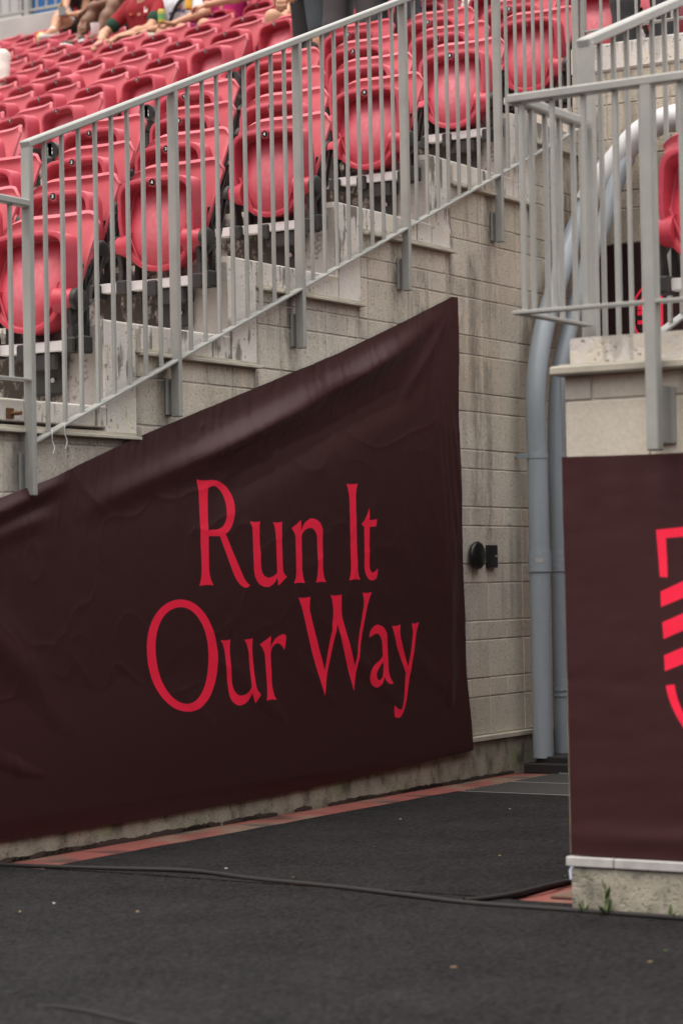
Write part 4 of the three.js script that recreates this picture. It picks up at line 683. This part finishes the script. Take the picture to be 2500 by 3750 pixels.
// jersey print, in metres over the chest
const P3 = person('person in a red jersey with arms resting on the seats in front', at(5, 5.87), FA, { skin: SK.fair, shirt: [.26, .008, .016], trim: [.012, .05, .03], shorts: [.02, .02, .03], shoe: [.05, .05, .05], hair: [.03, .02, .015], sleeve: .6, bulk: 1.08,
  j: { waist: [0, .68, .02], chest: [0, .88, .05], neck: [0, 1.05, .09], head: [0, 1.18, .15], shL: [-.21, .97, .05], shR: [.21, .97, .05], elL: [-.32, .70, .28], elR: [.26, .66, .30], wrL: [-.09, .56, .56], wrR: [.08, .56, .55] }, handL: { curl: .45, up: [0, 1, .3], dir: [.1, -.35, .5] }, handR: { curl: .8, up: [.3, 1, 0], dir: [-.5, -.25, .5] } });
{ const s = canvasTex(128, 64, (g) => { g.fillStyle = 'rgb(140,12,26)'; g.fillRect(0, 0, 128, 64); g.strokeStyle = g.fillStyle = 'rgb(240,200,40)'; g.beginPath(); g.moveTo(10, 14); g.quadraticCurveTo(20, 50, 120, 26); g.quadraticCurveTo(30, 40, 32, 18); g.fill(); });
  part('chest_mark', new THREE.SphereGeometry(.12, 8, 6, Math.PI * .42, .5, 1.4, .22).translate(0, 0, 0).scale(1, 1, 1), std({ map: s, roughness: .9 }), P3, 'small yellow mark on the chest').position.set(-.08, .86, .052);
  const c = canvasTex(64, 96, (g) => { g.fillStyle = 'rgb(140,12,26)'; g.fillRect(0, 0, 64, 96); g.fillStyle = 'rgb(232,226,215)'; g.fillRect(14, 18, 36, 52); g.fillStyle = 'rgb(150,20,30)'; g.fillRect(22, 26, 20, 26); g.fillStyle = 'rgb(60,80,140)'; g.fillRect(28, 30, 8, 16); g.fillStyle = 'rgb(225,200,120)'; g.fillRect(20, 6, 24, 10); });
  part('crest', new THREE.PlaneGeometry(.07, .1).rotateX(-.12), std({ map: c, roughness: .9 }), P3, 'small pale crest on the chest').position.set(.09, .88, .167); }
{ const p = W3(5, 6, [.045, .58, .70]); solo('paper_cup', new THREE.LatheGeometry([[0, 0], [.032, 0], [.042, .1], [.044, .102], [.040, .1], [.031, .006], [0, .006]].map(q => new THREE.Vector2(...q)), 24), M.white, 'white paper cup held by the person in the red jersey', 'cup').position.set(...p); }
const P4 = person('person in a white patterned jersey with a black strap across the chest', at(5, 5), FA, { skin: SK.fair, shirt: [.62, .66, .72], shorts: [.45, .42, .36], shoe: [.1, .1, .1], hair: [.05, .03, .02], sleeve: .6, bulk: 1.06,
  j: { waist: [.0, .66, .0], chest: [.05, .86, .03], neck: [.07, 1.04, .06], head: [.08, 1.17, .12], shL: [-.15, .95, .05], shR: [.25, .97, .03], elL: [-.27, .64, .2], elR: [.29, .67, .2], wrL: [-.22, .58, .5], wrR: [-.02, .60, .46] }, handL: { curl: .7, dir: [-.6, -.1, .4] }, handR: { curl: .7, dir: [-.7, -.1, .2] } });
part('strap', tube([[-.16, .62, .13], [-.06, .74, .15], [.05, .87, .165], [.15, .97, .12], [.19, 1.03, .04], [.15, .98, -.08]], .016, 40, 8), std({ color: new THREE.Color(.02, .02, .025), roughness: .7 }), P4);
part('collar', new THREE.TorusGeometry(.07, .012, 8, 24).rotateX(Math.PI / 2 - .3), std({ color: new THREE.Color(.02, .025, .06), roughness: .8 }), P4).position.set(.065, 1.035, .06);
part('print', [[-.05, .80], [.0, .815], [.04, .82], [.10, .80]].map(([x, y]) => new THREE.PlaneGeometry(.045, .03).translate(x, y, .150)), std({ color: new THREE.Color(.05, .08, .16), roughness: .9 }), P4);
const P5 = person('person in a bright magenta shirt at the right end of the seated row', at(5, 4), FA, { skin: SK.fair, shirt: [.42, .012, .16], shorts: [.25, .01, .10], leg: .8, shoe: [.1, .1, .1], hair: [.08, .04, .02], sleeve: .5,
  j: { chest: [.03, .9, .02], shL: [-.15, 1.0, .02], shR: [.23, 1.0, .02], elL: [-.12, .74, .16], elR: [.42, .80, .2], wrL: [-.26, .62, .42], wrR: [.08, .73, .38] }, handL: { curl: .9, dir: [-.6, .1, .5] }, handR: { curl: .9, dir: [-.7, -.1, .3] } });
{ const can = (x, y, z, c1, c2, label) => { const t = thing('drink_can', label, 'can', W3(5, 4, [x, y, z])); part('can_body', new THREE.LatheGeometry([[0, 0], [.026, 0], [.032, .01], [.032, .105], [.026, .118], [0, .117]].map(q => new THREE.Vector2(...q)), 20), std({ color: new THREE.Color(...c1), roughness: .4 }), t); part('label_band', cyl(.0325, .0325, .05, 20).translate(0, .055, 0), std({ color: new THREE.Color(...c2), roughness: .5 }), t); };
  can(-.33, .62, .5, [.5, .42, .06], [.12, .35, .1], 'yellow and green drink can held between the white jersey and the magenta shirt'); can(-.05, .70, .46, [.65, .36, .03], [.7, .42, .05], 'yellow cup held by the person in the magenta shirt'); }
const P2 = person('person with bare knees drawn up and forearms crossed over them', at(6, 7.8), FA, { skin: SK.brown, shirt: [.03, .02, .02], shorts: [.02, .02, .022], leg: .5, shoe: [.03, .03, .03], hair: [.01, .01, .01],
  j: { chest: [0, .86, .08], neck: [0, 1.0, .16], head: [0, 1.12, .22], shL: [-.2, .96, .1], shR: [.2, .98, .1], elL: [-.28, .78, .34], elR: [.33, .93, .30], wrL: [-.12, .70, .54], wrR: [-.12, .84, .48], knL: [-.10, .84, .42], knR: [.14, .82, .42], anL: [-.16, .50, .58], anR: [.08, .50, .60], toL: [-.2, .46, .72], toR: [.04, .46, .74] }, handL: { curl: .9, dir: [.1, -.8, .3] }, handR: { curl: .5, dir: [-.7, -.4, .1] } });
for (const s of [0, 1]) part('sole', box(-.04, -.02, -.05, .04, .012, .2, .01), M.white, P2).position.set(s ? .06 : -.18, .45, .58);
const P1 = person('person in a black and red shirt holding a phone, one knee raised', at(7, 10.35), FA, { skin: SK.fair, shirt: [.022, .014, .016], shorts: [.02, .014, .016], leg: .6, shoe: [.62, .6, .56], hair: [.02, .015, .01], sleeve: .62,
  j: { chest: [-.02, .86, .04], neck: [0, 1.03, .08], head: [.02, 1.16, .14], shL: [-.2, .96, .06], shR: [.2, .98, .04], elL: [-.06, 1.04, .34], elR: [.28, .78, .24], wrL: [.06, .80, .48], wrR: [.14, .74, .46], knL: [-.06, .78, .42], knR: [.30, .70, .42], anL: [.02, .56, .62], anR: [.26, .36, .5], toL: [-.05, .50, .71], toR: [.3, .31, .66] }, handL: { curl: .7, dir: [.3, -.6, .3] }, handR: { curl: .9, dir: [-.4, .1, .4] } });
part('red_panel', sdfGeo([[[-.1, .84, .13], [-.17, .95, .13], .03, .02], [[.08, .84, .14], [.13, .95, .13], .022, .018]], .006, .01), std({ color: new THREE.Color(.45, .02, .03), roughness: .9 }), P1);
{ const t = thing('phone', 'dark phone held up by the person in the black and red shirt', 'phone', W3(7, 10.35, [.09, .76, .56])); t.rotation.set(-.7, .2, .5); part('case', extrude([[-.036, -.075], [.036, -.075], [.036, .075], [-.036, .075]], .009, .003, 2), M.blackGloss, t); part('edge', box(-.0365, -.0755, .002, .0365, .0755, .004, .001), M.steel, t); }
{ const a = W3(7, 10.35, [.12, 1.12, .40]), b = W3(7, 10.35, [-.12, .74, .46]), t = thing('yellow_strap', 'yellow strap running down beside the black and red shirt', 'strap'); part('band', bar(b, a, .05, .012, .004), std({ color: new THREE.Color(.55, .42, .08), roughness: .7 }), t); part('orange_end', bar(W3(7, 10.35, [-.16, .56, .47]), b, .06, .02, .005), std({ color: new THREE.Color(.75, .33, .02), roughness: .6 }), t);
  const c = thing('drink_bottle', 'yellow drink bottle at the end of the yellow strap', 'bottle', W3(7, 10.35, [-.24, .40, .5])); part('bottle_body', new THREE.LatheGeometry([[0, 0], [.04, 0], [.052, .02], [.055, .12], [.05, .19], [.03, .215], [0, .22]].map(q => new THREE.Vector2(...q)), 24), std({ color: new THREE.Color(.62, .46, .07), roughness: .45 }), c); part('label_patch', new THREE.CylinderGeometry(.0565, .0565, .07, 12, 1, true, -.6, 1.4).translate(0, .12, 0), std({ map: canvasTex(64, 64, (g) => { g.fillStyle = 'rgb(206,180,80)'; g.fillRect(0, 0, 64, 64); g.fillStyle = 'rgb(30,80,60)'; g.fillRect(14, 20, 30, 14); g.fillStyle = 'rgb(230,225,200)'; g.fillRect(20, 24, 16, 5); }), roughness: .5 }), c); c.rotation.z = .12; }
person('person seated near the aisle with only a bare knee in view', at(4, .62), FA, { skin: SK.fair, shirt: [.2, .2, .22], shorts: [.05, .05, .06], leg: .5, shoe: [.3, .3, .3], hair: [.05, .03, .02], j: { knL: [-.14, .58, .44], knR: [.1, .66, .42] } });
person('person in a white shirt cut off by the left edge of the photo', at(3, 6.86), FA, { skin: SK.fair, shirt: [.66, .64, .59], shorts: [.05, .05, .06], shoe: [.3, .3, .3], hair: [.05, .03, .02], sleeve: .75, bulk: 1.15, j: { shR: [.2, .95, .02], elR: [.25, .62, .08], wrR: [.14, .52, .36], chest: [-.02, .86, .0] } });
const stand = (dx = .1) => ({ pel: [0, .98, 0], waist: [0, 1.12, 0], chest: [0, 1.32, 0], neck: [0, 1.5, 0], head: [0, 1.64, .02], shL: [-.2, 1.42, 0], shR: [.2, 1.42, 0], elL: [-.26, 1.14, 0], elR: [.26, 1.14, 0], wrL: [-.25, .9, .1], wrR: [.25, .9, .1], hiL: [-.1, .92, 0], hiR: [.1, .92, 0], knL: [-dx, .49, .02], knR: [dx, .49, .02], anL: [-dx, .09, -.02], anR: [dx, .09, -.02], toL: [-dx - .03, .04, .13], toR: [dx + .03, .04, .13] });
const fl = k => yk(k) + .003;
person('standing person in charcoal shorts, leftmost of the group in the aisle', [-2.93, fl(7), -14.15], .5, { skin: SK.fair, shirt: [.03, .03, .035], shorts: [.022, .023, .026], leg: .86, shoe: [.1, .1, .1], hair: [.03, .02, .01], j: stand(.085) });
person('standing person in slate blue shorts with bare legs, second from the left in the aisle', [-2.70, fl(7), -13.95], .4, { skin: SK.fair, shirt: [.1, .1, .12], shorts: [.055, .07, .082], leg: .76, shoe: [.03, .03, .05], hair: [.03, .02, .01], j: stand(.06) });
person('standing person in dark grey trousers in the middle of the aisle group', [-2.31, fl(7), -13.62], .3, { skin: SK.fair, shirt: [.05, .05, .05], shorts: [.05, .046, .05], leg: 1.9, shoe: [.05, .05, .05], hair: [.03, .02, .01], j: stand(.12) });
person('standing person in dark navy trousers, rightmost of the aisle group', [-2.06, fl(7), -13.72], .3, { skin: SK.fair, shirt: [.05, .05, .05], shorts: [.03, .034, .045], leg: 1.9, shoe: [.05, .05, .05], hair: [.03, .02, .01], j: stand(.12) });
person('person in dark trousers behind the railing above the passage', [.22, fl(6), -12.82], .5, { skin: SK.fair, shirt: [.05, .05, .05], shorts: [.045, .046, .05], leg: 1.9, shoe: [.05, .05, .05], hair: [.03, .02, .01], j: stand(.12) });
person('person in black trousers behind the railing at the upper right edge', [.95, fl(6), -12.9], -.3, { skin: SK.fair, shirt: [.03, .03, .03], shorts: [.016, .016, .018], leg: 1.9, shoe: [.05, .05, .05], hair: [.03, .02, .01], j: stand(.14) });

// ------------------------------------------------------------------ wall and hoarding behind the upper left block
{
  const t = thing('concrete_wall', 'pale grey concrete wall behind the upper left block of seats', 'wall', [-9, 0, -19.15]);
  part('wall_face', boxUV(clean(box(-12, 4.5, -.4, 0, 7.06, 0, .01))), std({ map: rep(blotch([.40, .395, .39], .16, 10, 401), .3), roughness: .9 }), t);
  part('ledge', box(-2.1, 6.72, 0, -1.35, 6.80, .03, .01), std({ color: new THREE.Color(.27, .27, .29), roughness: .8 }), t);
  const r = thing('guard_railing', 'thin grey railing on top of the pale wall at the upper left', 'railing', [-9, 7.06, -19.25]);
  part('bottom_rail', box(-12, .06, -.02, 0, .085, .02, .003), M.rail, r); part('top_rail', box(-12, 1.05, -.02, 0, 1.08, .02, .003), M.rail, r);
  for (let i = 0; i < 30; i++) part(i % 9 === 6 ? 'post' : 'picket', i % 9 === 6 ? box(-i * .125 - .035, -.06, -.03, -i * .125 + .035, 1.06, .03, .004) : box(-i * .125 - .009, .08, -.009, -i * .125 + .009, 1.06, .009, .002), M.rail, r);
  const h = thing('hoarding', 'blue hoarding seen through the railing at the top left', 'hoarding', [-10.16, 6.2, -22]);
  part('panel', box(-1.75, 0, -.1, 6, 4, 0, .01), std({ map: rep(blotch([.01, .10, .30], .3, 8, 403), .4), roughness: .6 }), h); part('frame', box(-1.92, 0, -.1, -1.752, 4, .02, .01), std({ color: new THREE.Color(.06, .06, .07), roughness: .7 }), h);
  const b = thing('concrete_wall', 'pale wall at the far top left corner behind the railing', 'wall', [-12.1, 6.2, -22.1]); part('wall_face', box(-9, 0, -.3, 0, 4, 0, .01), std({ map: rep(blotch([.45, .45, .45], .12, 8, 405), .3), roughness: .9 }), b);
}
renderer.render(scene, camera);
